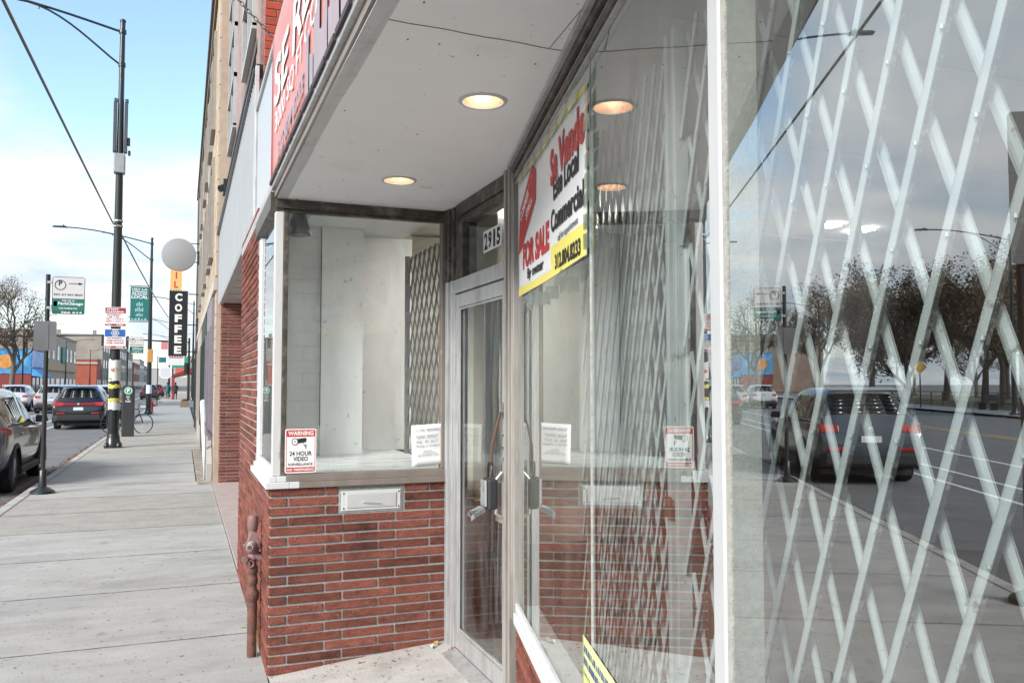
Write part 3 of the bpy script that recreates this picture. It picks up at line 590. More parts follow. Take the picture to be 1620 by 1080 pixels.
# handwritten note
T = thing('handwritten_note', (1.37, RY-.012, 1.12), 'white sheet with a handwritten mail note taped low on the display window', 'note')
O = (1.268, RY+.012, 1.118); sk_ = .006
a = MB(); nx, ny = 6, 8; vs = []
for j in range(ny+1):
    for i in range(nx+1):
        u_, v_ = i/nx, j/ny; vs.append((1.268+.205*u_+.006*(1-v_)*1, RY+.015-.004*sin(u_*pi)*(.4+v_)-(.010 if 0 else 0), 1.118+.245*v_+.012*u_))
a.add(vs, [(j*(nx+1)+i, j*(nx+1)+i+1, (j+1)*(nx+1)+i+1, (j+1)*(nx+1)+i) for j in range(ny) for i in range(nx)])
o = a.build('sheet', PAPER, T, smooth=60, fix=False); sm_ = o.modifiers.new('thickness', 'SOLIDIFY'); sm_.thickness = .0004
a = MB(); O = Vector((1.268, RY+.0075, 1.118))
for s, x, y, w_, h_ in (('To  MAIL  PERSONNEL', .022, .205, .15, .016), ('PLEASE  DEPOSIT', .026, .163, .135, .020), ('MAIL  IN  SLOT', .024, .136, .14, .017), ('Marking  is  Dropped', .022, .108, .15, .020), ('Vacant', .07, .082, .055, .012), ('3000  MILWAUKEE  SHOP', .035, .058, .13, .010)):
    text(a, s, O+Vector((x, 0, y+.058*x)), Vector((1, 0, .06)), (0, 0, 1), w_, h_, 0, -.012, .15, (0, -1, 0), .001)
a.tube([O+Vector((.06, -.001, .078)), O+Vector((.15, -.001, .084))], .0007, 4)
a.build('handwriting', mat('pen_ink', (.06, .065, .09), .7), T, fix=False)
# house number
T = thing('house_number', (DX+.02, 4.0, 2.3), 'white sticker with black house number 2915 on the transom', 'house number')
O = Vector((DX+.0205, 4.285, 2.318)); ux, uy, n = (0, -1, 0), (0, 0, 1), (-1, 0, 0)
a = MB(); plate(a, O, ux, uy, n, [(0, 0), (.275, .004), (.275, .118), (0, .116)], 0, .0012); a.build('sticker', WHTP, T)
a = MB()
for i, ch in enumerate('2915'): text(a, ch, O+Vector((0, -.014-i*.064-(.012 if ch == '1' else 0), .012)), ux, uy, .032 if ch == '1' else .052, .092, 0, .045, 0, n, .002)
a.build('digits', INKB, T, fix=False)
# sale banner on the splayed pane
T = thing('sale_banner', wp(.9, 2.0, .01), 'white and yellow for sale banner with red and black lettering on the splayed window', 'banner')
n = WN; B0 = .008
def bw(s, z, off=B0): return wp(s, z, off+.010*sin(s*5.2+z*3)*.35)
a = MB(); nx, ny = 26, 10; vs = []
TL, TR, BL, BR_ = (.165, 2.562), (1.625, 2.502), (.185, 2.008), (1.625, 1.985)
for j in range(ny+1):
    for i in range(nx+1):
        u_, v_ = i/nx, j/ny
        b_ = (BL[0]+(BR_[0]-BL[0])*u_, BL[1]+(BR_[1]-BL[1])*u_); t_ = (TL[0]+(TR[0]-TL[0])*u_, TL[1]+(TR[1]-TL[1])*u_)
        s, z = b_[0]+(t_[0]-b_[0])*v_, b_[1]+(t_[1]-b_[1])*v_; vs.append(bw(s, z))
a.add(vs, [(j*(nx+1)+i, j*(nx+1)+i+1, (j+1)*(nx+1)+i+1, (j+1)*(nx+1)+i) for j in range(ny) for i in range(nx)])
o = a.build('banner_sheet', mat('banner_vinyl', (.80, .81, .81), .45, var=.02), T, smooth=60, fix=False); o.modifiers.new('thickness', 'SOLIDIFY').thickness = .0006
def strip(mb, pts, lift, mi=0, seg=16):
    """a printed quad (tl, tr, br, bl in s, z) that follows the banner's waves"""
    tl, tr, br, bl = pts; vs = []
    for j in (0, 1):
        for i in range(seg+1):
            u_ = i/seg; A, B = ((bl, br), (tl, tr))[j]; s, z = A[0]+(B[0]-A[0])*u_, A[1]+(B[1]-A[1])*u_; vs.append(bw(s, z, B0+lift))
    mb.add(vs, [(i, i+1, seg+2+i, seg+1+i) for i in range(seg)], mi)
a = MB()
strip(a, [TL, TR, (1.622, 2.480), (.168, 2.540)], .0012); strip(a, [(.19, 2.045), (1.0, 2.022), (1.0, 1.996), (.186, 2.010)], .0012); strip(a, [(.995, 2.108), (1.622, 2.085), (1.622, 1.987), (1.0, 1.996)], .0012)
strip(a, [(1.612, 2.48), (1.622, 2.48), (1.622, 2.085), (1.612, 2.085)], .0013, seg=2)
a.build('yellow_bands', YELP, T, fix=False)
a = MB()
P5 = [(.185, 2.225), (.20, 2.51), (.58, 2.525), (.665, 2.43), (.655, 2.36), (.30, 2.21)]
P5 = [(.20, 2.225), (.235, 2.44), (.535, 2.535), (.645, 2.50), (.655, 2.37), (.36, 2.235)]
a.poly([bw(s, z, B0+.0022) for s, z in [(.19, 2.20), (.245, 2.40), (.56, 2.53), (.66, 2.485), (.655, 2.36), (.30, 2.215)]])
def bt(mb, s, x, z, w_, h_, bold=.03, tilt=0, lift=.004, ang=0):
    q = MB(); text(q, s, (0, 0, 0), (1, 0, 0), (0, 1, 0), w_, h_, 0, bold, 0, (0, 0, 1), 0)
    ca, sa = cos(ang), sin(ang)
    mb.add([bw(x+p[0]*ca-p[1]*sa, z+p[0]*(sa+tilt)+p[1]*ca, B0+.0028) for p in q.v], q.f)
bt(a, 'FOR SALE', .335, 2.112, .63, .115, .05, -.012); bt(a, 'Se Vende', 1.01, 2.322, .59, .135, .045, .012)
a.build('red_lettering', REDP, T, fix=False)
a = MB(); bt(a, 'COMMERCIAL', .27, 2.335, .33, .045, .03, ang=.36); bt(a, 'SPACE', .42, 2.315, .16, .045, .03, ang=.36); a.build('white_lettering', WHTP, T, fix=False)
a = MB(); bt(a, 'Este Local', 1.07, 2.262, .45, .085, .035, -.01); bt(a, 'Commercial', 1.01, 2.155, .585, .082, .035, -.03); bt(a, 'call for appointment', 1.15, 2.098, .36, .03, .02, -.015); bt(a, 'By owner', .46, 2.045, .38, .058, .03, -.02); bt(a, '312.804.8233', 1.09, 2.012, .46, .055, .045, -.035)
a.build('black_lettering', INKB, T, fix=False)
# packing tape along the banner edges
rt = random.Random(8)
TAPE = glass('packing_tape', .25, .6, tint=(.80, .86, .84), rough=.25)
def tape(s_, z, o_, ln_, k_): a = MB(); a.ob(wp(s_, z, o_), (WD+UP*k_)*ln_, UP*.046, WN*.0004); a.build('tape_strip', TAPE, T)
for i in range(9): tape(1.60+rt.uniform(-.01, .02), 2.47-i*.058, .012+i*.0004, .085, rt.uniform(-.25, .25))
for i in range(8): tape(.25+i*.17, 1.93-.001*i, .012+i*.0004, .15, rt.uniform(-.2, .2))
for i in range(8): tape(.2+i*.17, 2.535-.04*(.2+i*.17), .017+i*.0004, .13, rt.uniform(-.2, .1))
# yellow flyer curling at the bottom of the pane
T = thing('yellow_flyer', wp(1.7, .6, .02), 'curled yellow flyer with blue print at the foot of the splayed window', 'flyer')
a, b_, g_ = MB(), MB(), MB(); nx, ny = 12, 10
def fp(u_, v_, lift=0):
    s = 1.52+.46*u_-.015*(1-v_); z = .582+(.288-.012*u_)*v_; return wp(s, z, .006+.010*sin(pi*u_)*(1-v_)+lift)
a.add([fp(i/nx, j/ny) for j in range(ny+1) for i in range(nx+1)], [(j*(nx+1)+i, j*(nx+1)+i+1, (j+1)*(nx+1)+i+1, (j+1)*(nx+1)+i) for j in range(ny) for i in range(nx)])
o = a.build('flyer_sheet', mat('lemon_paper', (.64, .67, .30), .7, var=.03), T, smooth=60, fix=False); o.modifiers.new('thickness', 'SOLIDIFY').thickness = .0004
rt = random.Random(5)
for mb, rows in ((b_, (.92, .80)), (g_, (.66, .54, .42, .3, .18))):
    for v_ in rows:
        u_ = .05
        while u_ < .93:
            q = rt.uniform(.02, .045); h_ = .07 if mb is b_ else .035
            mb.poly([fp(u_, v_-h_, .0012), fp(u_+q, v_-h_, .0012), fp(u_+q*rt.uniform(.5, 1.1), v_, .0012), fp(u_+q*rt.uniform(-.1, .5), v_, .0012)]); u_ += q+rt.uniform(.008, .02)
b_.build('blue_print', mat('navy_print', (.04, .08, .26), .6), T, fix=False); g_.build('green_print', mat('olive_print', (.16, .30, .12), .6), T, fix=False)
# smear on the near pane
# red lease banner and the sign cabinet behind it
T = thing('sign_cabinet', (FX+.1, 3, 2.77), 'long white lightbox sign cabinet with aluminium frame under the neighbouring brick', 'lightbox')
a = MB(); a.box(FX+.012, FX+.33, -.8, 6.32, 2.772, 3.60); a.build('lightbox_face', mat('lightbox_white', (.43, .46, .48), .35, var=.03), T)
a = MB(); a.box(FX-.012, FX+.34, 6.22, 6.40, 2.767, 3.63) if False else None
a.box(FX-.004, FX+.34, 6.321, 6.37, 2.767, 3.64); a.box(FX-.004, FX+.34, -.8, 6.3205, 3.6005, 3.64); a.box(FX-.002, FX+.011, 5.02, 5.07, 2.772, 3.6); a.box(FX-.004, FX+.34, -.8, 6.3205, 2.7665, 2.7715)
a.build('cabinet_frame', ALU, T, bevel=.003)
T = thing('lease_banner', (FX-.02, 3, 2.71), 'pale red banner with white lettering stretched over the lightbox above the entry', 'banner')
a = MB(); nx, ny = 40, 8; BX = .447
def bb(y, z, lift=0): return Vector((BX-.005*sin(y*2.6+z*2)-.001*sin(y*9+z*5)-lift, y, z))
Y0, Y1, Z0, Z1 = 4.88, -.5, 2.735, 3.56
a.add([bb(Y0+(Y1-Y0)*i/nx, Z0+(Z1-Z0)*j/ny) for j in range(ny+1) for i in range(nx+1)], [(j*(nx+1)+i, j*(nx+1)+i+1, (j+1)*(nx+1)+i+1, (j+1)*(nx+1)+i) for j in range(ny) for i in range(nx)])
BAN = mat('red_banner_vinyl', (.58, .20, .155), .35, var=.06, scale=2, col2=(.60, .30, .245), c2pos=(.45, .7), c2scale=.8)  # sky glare on the banner is put into these paler vinyl tones
o = a.build('banner_sheet', BAN, T, smooth=60, fix=False); o.modifiers.new('thickness', 'SOLIDIFY').thickness = .001
a = MB(); a.box(BX-.004, FX+.30, 4.881, 4.892, Z0, Z1+.02); a.build('banner_edge', mat('deep_red_vinyl', (.52, .07, .04), .4, var=.1), T)
a = MB(); rt = random.Random(2); y = 4.86
while y > -.4:
    q = rt.uniform(.1, .35); a.box(BX-.014, BX-.004, y-q, y, Z0-.012, Z0+.010); y -= q+.03
a.build('dark_hem', mat('dark_hem', (.05, .035, .04), .6), T)
n = (-1, 0, 0); ux = (0, -1, 0); uy = (0, 0, 1)
def flat(mb): mb.xform(lambda p: bb(p.y, p.z, .0075)); return mb
a = MB(); text(a, 'SE RENTA', (BX, 4.72, 3.11), ux, uy, 2.75, .25, 0, .02, .12, n, 0); text(a, '3000 SQ FT COMMERCIAL', (BX, 4.69, 2.955), ux, uy, 2.75, .125, 0, .0, .1, n, 0)
flat(a).build('white_lettering', WHTP, T, fix=False)
a = MB(); text(a, '312 804 8233', (BX, 4.60, 2.80), ux, uy, 1.12, .10, 0, .02, .1, n, 0)
y = 3.38; rt = random.Random(21)
while y > .2:
    q = rt.uniform(.06, .16); h_ = rt.choice((.08, .12, .17, .24, .3)); k = 3
    for m in range(k):
        ya, yb_ = y-q*m/k, y-q*(m+1)/k; za, zb = 2.75+h_+.02*abs(1-2*m/k), 2.75+h_+.02*abs(1-2*(m+1)/k)
        for r_ in range(4): a.poly([Vector((BX, ya, 2.75+(za-2.75)*r_/4)), Vector((BX, yb_, 2.75+(zb-2.75)*r_/4)), Vector((BX, yb_, 2.75+(zb-2.75)*(r_+1)/4)), Vector((BX, ya, 2.75+(za-2.75)*(r_+1)/4))])
    y -= q+rt.choice((.0, .02, .03))
flat(a); a.build('grey_blue_print', mat('faded_blue_print', (.33, .27, .30), .5, var=.1), T, fix=False)
# chain from the cabinet corner to a bracket above
T = thing('chain', (FX, 5.0, 3.6), 'short steel chain rising from the top corner of the lightbox', 'chain')
a = MB(); A, B = Vector((FX, 5.0, 3.62)), Vector((-.12, 5.06, 4.22)); nl = 30
for i in range(nl):
    p = A+(B-A)*(i+.5)/nl; d = (B-A).normalized(); sdv = d.cross(Vector((0, 1, 0))).normalized() if i % 2 else d.cross(d.cross(Vector((0, 1, 0)))).normalized()
    h_ = (B-A).length/nl*.72; r_ = .010
    a.tube([p+d*h_*cos(t*pi/5)*.95+sdv*r_*sin(t*pi/5) for t in range(11)], .0028, 5, cap=False)
a.build('links', mat('dull_steel', (.16, .15, .14), .5, metal=.6), T)
a = MB(); a.tube([(.84, 5.06, 4.3), (-.14, 5.06, 4.3)], .02, 8); a.tube([(-.12, 5.06, 4.28), (-.12, 5.06, 4.2)], .006, 6); a.build('bracket_arm', BLACK, T)
# key lock box on its strap
LBS = 1.22
T = thing('key_lock_box', (DX-.06, 3.89, 1.0), 'grey and black key lock box hanging from the door handle', 'lock box')
LB = Matrix.Translation((DX-.075, 3.905, 1.075))
def lbx(p): return LB @ (Vector((p[0], p[1], p[2]))*LBS)
a = MB(); a.box(-.024, .018, -.040, .040, -.062, .062); a.xform(lbx); a.build('box_body', mat('black_rubber', (.03, .032, .036), .5), T, bevel=.012, seg=3)
a = MB(); a.box(-.034, -.0245, -.031, .031, -.05, .055); a.xform(lbx); a.build('face_plate', mat('zinc_alloy', (.55, .57, .57), .32, metal=.7, var=.1), T, bevel=.006, seg=3)
a = MB(); a.prism([(-.036, -.029, -.05), (-.036, .029, -.05), (-.085, .033, -.072), (-.092, .02, -.086), (-.092, -.02, -.086), (-.085, -.033, -.072)], (.004, 0, -.018)); a.box(-.0375, -.0345, -.012, .012, .012, .034); a.xform(lbx); a.build('code_door', CHROME, T, bevel=.003)
a = MB(); a.tube([(-.003, -.024, .06), (-.003, -.024, .10), (-.003, -.012, .122), (-.003, .012, .122), (-.003, .024, .10), (-.003, .024, .06)], .0052, 8); a.xform(lbx); a.build('shackle', mat('black_shackle', (.05, .05, .052), .3, metal=.5), T, smooth=50)
a = MB(); P_ = [(DX-.030, YA+.045, 1.47), (DX-.05, YA+.05, 1.40), (DX-.07, YA+.06, 1.30), (DX-.072, YA+.064, 1.18)]
for p, q in zip(P_, P_[1:]): a.hexa([Vector(p)+Vector((-.006, -.012, 0)), Vector(p)+Vector((-.006, .012, 0)), Vector(p)+Vector((.003, .012, 0)), Vector(p)+Vector((.003, -.012, 0)), Vector(q)+Vector((-.006, -.012, 0)), Vector(q)+Vector((-.006, .012, 0)), Vector(q)+Vector((.003, .012, 0)), Vector(q)+Vector((.003, -.012, 0))])
a.build('strap', mat('brown_leather', (.12, .07, .05), .7, var=.2), T)
# card board box inside the door
T = thing('cardboard_box', (1.9, 5.1, .1), 'brown cardboard carton with pale letters inside the entrance door', 'carton')
a = MB(); a.box(1.72, 1.98, 5.02, 5.24, .1, .88); a.build('carton', mat('cardboard', (.36, .25, .16), .85, var=.08), T, bevel=.004)
a = MB(); text(a, 'TO', (1.80, 5.0195, .64), (1, 0, 0), (0, 0, 1), .13, .085, 0, .04, 0, (0, -1, 0), .001); text(a, 'LET', (1.75, 5.0195, .50), (1, 0, 0), (0, 0, 1), .19, .085, 0, .04, 0, (0, -1, 0), .001); a.build('pale_letters', mat('faded_red_letters', (.62, .40, .33), .8), T, fix=False)
# standpipe by the corner
T = thing('gas_riser', (.405, 5.05, 0), 'rusty mauve painted riser pipe with valve against the brick corner', 'pipe')
RUST = mat('rusty_pipe', (.16, .07, .045), .8, var=.3, scale=18, bump=.5, bscale=80, col2=(.11, .055, .05), c2scale=10)
MAUV = mat('mauve_pipe_paint', (.23, .135, .13), .55, var=.15, scale=14, col2=(.16, .07, .05), c2pos=(.55, .7), c2scale=12)
px_, py_ = .405, 5.05
a = MB(); a.cyl((px_, py_, -.02), (px_, py_, .36), .030, 18); a.build('lower_pipe', RUST, T, smooth=50)
a = MB(); a.lathe((px_, py_, .36), [(.030, -.01), (.040, .01), (.042, .04), (.036, .06), (.026, .07), (.026, .10), (.031, .105), (.031, .14), (.026, .145), (.026, .17), (.031, .175), (.031, .215), (.022, .225), (.022, .26)], 18); a.build('coupling', RUST, T, smooth=50)
a = MB(); a.lathe((px_, py_, .62), [(.02, 0), (.03, .005), (.03, .04), (.022, .05)], 16); a.tube([(px_-.02, py_-.02, .63), (px_-.055, py_-.04, .63)], .012, 8); a.lathe((px_-.055, py_-.045, .63), [(.02, -.01), (.02, .01)], 10, 'y')
a.tube([(px_-.02+.022*cos(t*pi/6), py_-.04, .60+.022*sin(t*pi/6)) for t in range(13)], .005, 6, cap=False); a.build('shutoff_valve', MAUV, T, smooth=50)
a = MB(); a.lathe((px_-.005, py_-.01, .70), [(.02, -.04), (.036, -.03), (.045, -.005), (.045, .02), (.03, .05), (.026, .11), (.03, .115), (.034, .15), (.034, .185), (.026, .205), (.001, .212)], 18)
a.hexa([(px_-.05, py_-.055, .70), (px_+.045, py_-.055, .70), (px_+.045, py_+.02, .70), (px_-.05, py_+.02, .70), (px_-.02, py_-.04, .80), (px_+.02, py_-.04, .80), (px_+.02, py_+.01, .80), (px_-.02, py_+.01, .80)])
a.cyl((px_-.06, py_-.02, .715), (px_+.055, py_-.02, .715), .014, 10); a.tube([(px_, py_, .66), (px_+.03, py_, .64), (px_+.07, py_-.01, .63)], .03, 10)
a.build('valve_head', MAUV, T, smooth=50, bevel=.003)
a = MB(); a.cyl((px_-.012, py_-.05, .725), (px_-.028, py_-.095, .715), .026, 14, r1=.022); a.build('steel_cap', mat('grey_cap', (.50, .50, .49), .4, metal=.5), T, smooth=50)
a = MB(); a.cyl((px_-.0285, py_-.0955, .715), (px_-.031, py_-.103, .7145), .014, 12); a.build('cap_screw', RUST, T)
T.location = (.408, 5.28, 0); T.scale = (.93, .93, .915)
# weed at the wall foot
T = thing('weed', (.41, 5.5, 0), 'small green weed growing from the crack beside the riser pipe', 'weed')
a = MB(); rt = random.Random(6)
for k in range(16):
    b0 = Vector((.425+rt.uniform(-.02, .02), 5.25+rt.uniform(0, .3), rt.uniform(.08, .42))); d = Vector((rt.uniform(-1, -.2), rt.uniform(-.8, .3), rt.uniform(-.3, .5))).normalized()*rt.uniform(.03, .06); sd_ = d.cross(UP).normalized()*.018
    a.poly([b0, b0+d*.5+sd_, b0+d, b0+d*.5-sd_])
a.build('leaves', mat('weed_green', (.16, .25, .05), .6, island=.3), T, fix=False)
a = MB()
for k in range(4): a.tube([(.435, 5.25+k*.09, 0), (.43, 5.27+k*.09, .2), (.415, 5.26+k*.09, .42)], .003, 5)
a.build('stems', mat('weed_stem', (.12, .16, .05), .7), T)

# ================================================================== neighbours on this side
NX = .57
nb = thing('corrugated_front_shop', (NX, 11, 0), 'brick shop next door with white corrugated fascia over an open recess', 'building')
a = MB(); bricks(a, (NX, 14.37, 0), (1, 0, 0), (0, -1, 0), .8, .02, 2.93, seed=15); bricks(a, (NX, 14.37, 0), (0, 1, 0), (-1, 0, 0), .22, 0, 2.93, seed=16); a.box(NX, 1.4, 14.37, 14.6, -.1, 2.93, 1)
a.build('brick_pillar', [BRICK, MORT], nb)
a = MB(); y = 6.75; rt = random.Random(9)
while y < 14.5:
    d = .028-.02*(y-7.6)/7; a.hexa([(NX-.03-d, y, 2.90), (NX+.02, y, 2.90), (NX+.02, y+.115, 2.90), (NX-.03-d+rt.uniform(-.003, .003), y+.115, 2.90), (NX-.03-d, y, 4.06), (NX+.02, y, 4.06), (NX+.02, y+.115, 4.06), (NX-.03-d, y+.115, 4.06)])
    a.box(NX-.05-d, NX-.028-d, y+.1155, y+.133, 2.902, 4.055); y += .134
a.build('fascia_panel', mat('corrugated_white', (.46, .48, .50), .5, metal=.15, var=.06, scale=4, col2=(.52, .53, .52), c2pos=(.55, .8), stretch=(2, 2, .4)), nb)
a = MB(); a.prism([(NX-.03, 6.72, 4.0), (NX-.03, 7.8, 4.11), (NX-.03, 14.7, 4.08), (NX-.03, 14.7, 4.15), (NX-.03, 7.8, 4.19), (NX-.03, 6.72, 4.10)], (-.05, 0, 0)); a.box(NX-.10, NX-.03, 6.75, 14.6, 4.0625, 4.078)
a.build('fascia_trim', BLACK, nb)
a = MB(); a.prism([(NX-.085, 6.70, 2.93), (NX-.06, 6.72, 2.81), (NX-.06, 6.9, 2.93)], (.03, 0, 0)); a.box(NX-.088, NX-.06, 6.70, 6.745, 2.9, 4.08); a.build('bent_flashing', WHT, nb)
a = MB(); a.box(NX+.02, 3.1, 7.56, 14.37, 2.92, 2.99)
for k in range(8): a.box(NX+.021, 3.1, 7.7+k*.85, 7.715+k*.85, 2.912, 2.9195)
a.build('recess_ceiling', mat('grey_siding', (.46, .47, .46), .6), nb)
a = MB(); a.box(3.0, 3.1, 7.6, 14.4, 0, 2.92); a.box(FX+.51, 3.1, 7.552, 7.6, 0, 2.92); a.build('recess_wall', mat('recess_paint', (.28, .11, .09), .8), nb)
a = MB(); bricks(a, (.62, 7.60, 0), (1, 0, 0), (0, -1, 0), .6, 3.66, 10.0, course=.0735, mod=.215, joint=.011, stag=(0, .1075), seed=22); a.box(.62, 1.3, 7.60, 7.8, 3.0, 10.0, 1)
a.build('end_pier', [mat('bright_red_brick', (.42, .075, .04), .8, var=.15, scale=12, island=.18, bump=.5, bscale=120), MORT], nb)
a = MB(); a.box(.62, 9, 7.801, 14.6, 2.995, 10.0); a.box(.585, .62, 7.61, 7.95, 4.2, 10)
for (y0, y1, z0, z1) in ((7.96, 8.3, 4.2, 10), (10.1, 11.6, 4.9, 10)): a.box(.60, .62, y0, y1, z0, z1)
a.build('upper_wall', mat('mauve_brick', (.34, .25, .235), .9, var=.18, scale=7, col2=(.26, .19, .18), c2scale=2, bump=.4, bscale=40), nb)
a = MB(); a.prism([(.62, 8.0, 4.74), (.585, 8.0, 4.76), (.585, 8.0, 4.82), (.62, 8.0, 4.84)], (0, 6.55, 0)); a.build('ledge', mat('dark_ledge', (.06, .055, .05), .7), nb)
for y0, y1, z0, z1 in ((8.4, 10.0, 5.1, 8.6), (11.8, 13.4, 5.1, 8.6)):
    a = MB()
    for k in range(6): a.box(.56, .625, y0, y1, z0+k*(z1-z0)/5-.03, z0+k*(z1-z0)/5+.03)
    a.box(.565, .624, y0, y0+.07, z0, z1); a.box(.565, .624, y1-.07, y1, z0, z1); a.box(.57, .623, (y0+y1)/2-.03, (y0+y1)/2+.03, z0, z1)
    f = a.build('window', mat('grey_window_frame', (.42, .43, .42), .5), nb); a = MB(); a.box(.605, .6215, y0+.05, y1-.05, z0, z1); a.build('pane', mat('dark_pane', (.05, .06, .065), .08, var=.05), f)
a = MB(); a.box(.48, .585, 12.4, 12.65, 4.3, 4.5); a.tube([(.5, 12.5, 4.4), (.44, 12.45, 4.36)], .05, 10); a.build('security_lamp', BLACK, nb)

AX = .50
tb_ = thing('beige_apartment_block', (AX, 25, 0), 'beige brick apartment block with stone quoins and flat roof along the pavement', 'building')
TAN = mat('tan_brick', (.44, .355, .27), .9, var=.1, scale=8, col2=(.36, .29, .23), c2pos=(.45, .7), c2scale=1.2, bump=.3, bscale=40)
a = MB(); a.box(AX, 14, 14.602, 36.6, -.1, 9.15); a.build('wall', TAN, tb_)
a = MB(); a.box(AX-.10, AX+.3, 14.60, 36.7, 9.151, 9.36); a.box(AX-.05, AX+.2, 14.603, 36.65, 8.9, 9.15); a.build('cornice', mat('dark_coping', (.17, .15, .12), .8), tb_)
a = MB()
for y in (14.62, 20.3, 26.0, 31.8, 35.9):
    z = 3.4
    k = 0
    while z < 8.8:
        q = .62 if k % 2 else .46; a.box(AX-.03, AX-.001, y, y+q, z, z+.385); z += .4; k += 1
a.box(AX-.06, AX-.001, 14.603, 36.55, 3.15, 3.36); a.build('quoins', mat('stone_trim', (.46, .42, .36), .9, var=.15, scale=2), tb_)
a = MB(); bricks(a, (AX, 15.36, 0), (0, 1, 0), (-1, 0, 0), .75, 3.4, 8.8, course=.075, mod=.75, joint=.014, stag=(0,), out=.02, seed=30); a.build('soldier_bricks', mat('orange_brick', (.60, .36, .17), .85, island=.15), tb_)
FRM = mat('old_frame', (.30, .28, .25), .6); PANE = mat('night_pane', (.035, .045, .05), .06, var=.1)
for z0, z1 in ((4.2, 5.9), (6.7, 8.4)):
    for y in (17.2, 18.9, 21.8, 23.9, 27.6, 29.4, 33.2, 34.5):
        a = MB(); a.box(AX-.05, AX-.001, y-.08, y, z0-.1, z1+.1); a.box(AX-.05, AX-.001, y+1.0, y+1.08, z0-.1, z1+.1); a.box(AX-.08, AX-.001, y-.1, y+1.1, z0-.16, z0-.101); a.box(AX-.05, AX-.001, y+.001, y+.999, z1, z1+.1); a.box(AX-.03, AX-.001, y+.001, y+.999, (z0+z1)/2-.03, (z0+z1)/2+.03)
        f = a.build('window', FRM, tb_); a = MB(); a.box(AX-.012, AX-.0008, y+.001, y+.999, z0-.1, z1); a.build('pane', PANE, f)
GF = mat('purple_grey_paint', (.22, .20, .23), .7)
for i, (y0, y1, m_) in enumerate(((15.3, 18.4, GF), (19.2, 23.4, mat('dark_green_front', (.03, .045, .04), .5)), (24.2, 30, mat('stone_front', (.38, .34, .30), .85)), (30.6, 36.2, mat('dark_front', (.04, .04, .042), .5)))):
    a = MB(); a.box(AX-.06, AX-.001, y0, y1, 0, .55); a.box(AX-.06, AX-.001, y0, y1, 2.6, 3.1)
    n_ = max(2, int((y1-y0)/1.3))
    for k in range(n_+1): yy_ = y0+(y1-y0-.12)*k/n_; a.box(AX-.09, AX-.001, yy_, yy_+.12, .551, 2.599)
    f = a.build('shop_window', m_, tb_); a = MB(); a.box(AX-.02, AX-.0008, y0+.1, y1-.1, .551, 2.599); a.build('pane', PANE, f)
a = MB(); bricks(a, (AX-.005, 14.62, 0), (0, 1, 0), (-1, 0, 0), .66, 0, 3.15, course=.2, mod=.33, joint=.01, stag=(0, .165), out=.012, seed=31); a.build('stone_pilaster', mat('pinkish_stone', (.42, .33, .28), .9, island=.12, var=.12), tb_)
a = MB(); a.cyl((AX-.05, 33.5, 0), (AX-.05, 33.5, 8.8), .05, 8); a.build('drainpipe', BLACK, tb_)

t = thing('white_pipe_post', (.42, 17.0, 0), 'leaning white painted pipe post at the foot of the beige building', 'post')
a = MB(); a.tube([(.44, 16.85, 0), (.40, 17.0, .7), (.37, 17.15, 1.26)], .062, 14); a.lathe((.37, 17.15, 1.26), [(.062, -.01), (.05, .03), (.02, .05)], 14); a.build('pipe', WHT, t, smooth=50)
t = thing('entrance_railing', (.45, 15.6, 0), 'grey metal railing and low ramp wall beside the brick pillar', 'railing')
a = MB(); a.tube([(.36, 15.1, 0), (.36, 15.1, .75), (.37, 15.3, .86), (.38, 16.3, .90), (.39, 16.5, .84), (.39, 16.5, 0)], .02, 8); a.tube([(.37, 15.8, 0), (.37, 15.8, .86)], .015, 8); a.build('rail', mat('galvanised', (.42, .43, .43), .45, metal=.5), t, smooth=50)
a = MB(); a.prism([(.39, 14.8, 0), (.39, 16.4, 0), (.39, 16.4, .55), (.39, 15.4, .72), (.39, 14.8, .30)], (.08, 0, 0)); a.build('ramp_wall', mat('grey_ramp', (.40, .39, .36), .85), t)

# ------------------------------------------------------------------ coffee blade sign
BSY = 32.0
t = thing('coffee_blade_sign', (AX, BSY, 2.5), 'projecting blade sign with black coffee panel and blank grey disc above', 'blade sign')
a = MB(); a.lathe((-.215, BSY-.12, 6.19), [(.001, 0), (.55, 0), (.58, .015), (.58, .22), (.001, .23)], 40, 'y'); a.build('disc', mat('disc_grey', (.30, .31, .325), .5, var=.03), t, smooth=40)
a = MB(); a.box(-.48, -.10, BSY-.09, BSY+.09, 4.93, 5.64); f = a.build('orange_panel', mat('amber_panel', (.80, .45, .17), .5, var=.05), t)
a = MB(); text(a, 'I', (-.31, BSY-.0905, 5.32), (1, 0, 0), (0, 0, 1), .05, .24, 0, .03, 0, (0, -1, 0), .002); text(a, 'L', (-.35, BSY-.0905, 5.0), (1, 0, 0), (0, 0, 1), .13, .24, 0, .03, 0, (0, -1, 0), .002); a.build('red_letters', REDP, f, fix=False)
a = MB(); a.box(-.50, .12, BSY-.11, BSY+.11, 2.58, 4.90); f = a.build('coffee_panel', mat('sign_black', (.012, .014, .016), .35, var=.1), t)
a = MB()
for i, ch in enumerate('COFFEE'): text(a, ch, (-.31, BSY-.1105, 4.53-i*.372), (1, 0, 0), (0, 0, 1), .235, .275, 0, .045, 0, (0, -1, 0), .003)
a.build('white_letters', WHTP, f, fix=False)
a = MB()
for k in range(27):
    for x in (-.505, .125): a.ico((x, BSY-.115, 2.60+k*.088), .022)
for k in range(8):
    for z in (2.575, 4.905): a.ico((-.49+k*.085, BSY-.115, z), .022)
a.build('bulbs', mat('bulb_white', (.85, .84, .78), .3), f, smooth=60)
a = MB()
for z in (6.62, 6.3, 5.95, 4.8, 3.7, 2.75): a.tube([(-.1, BSY, z), (AX+.05, BSY, z)], .02, 6)
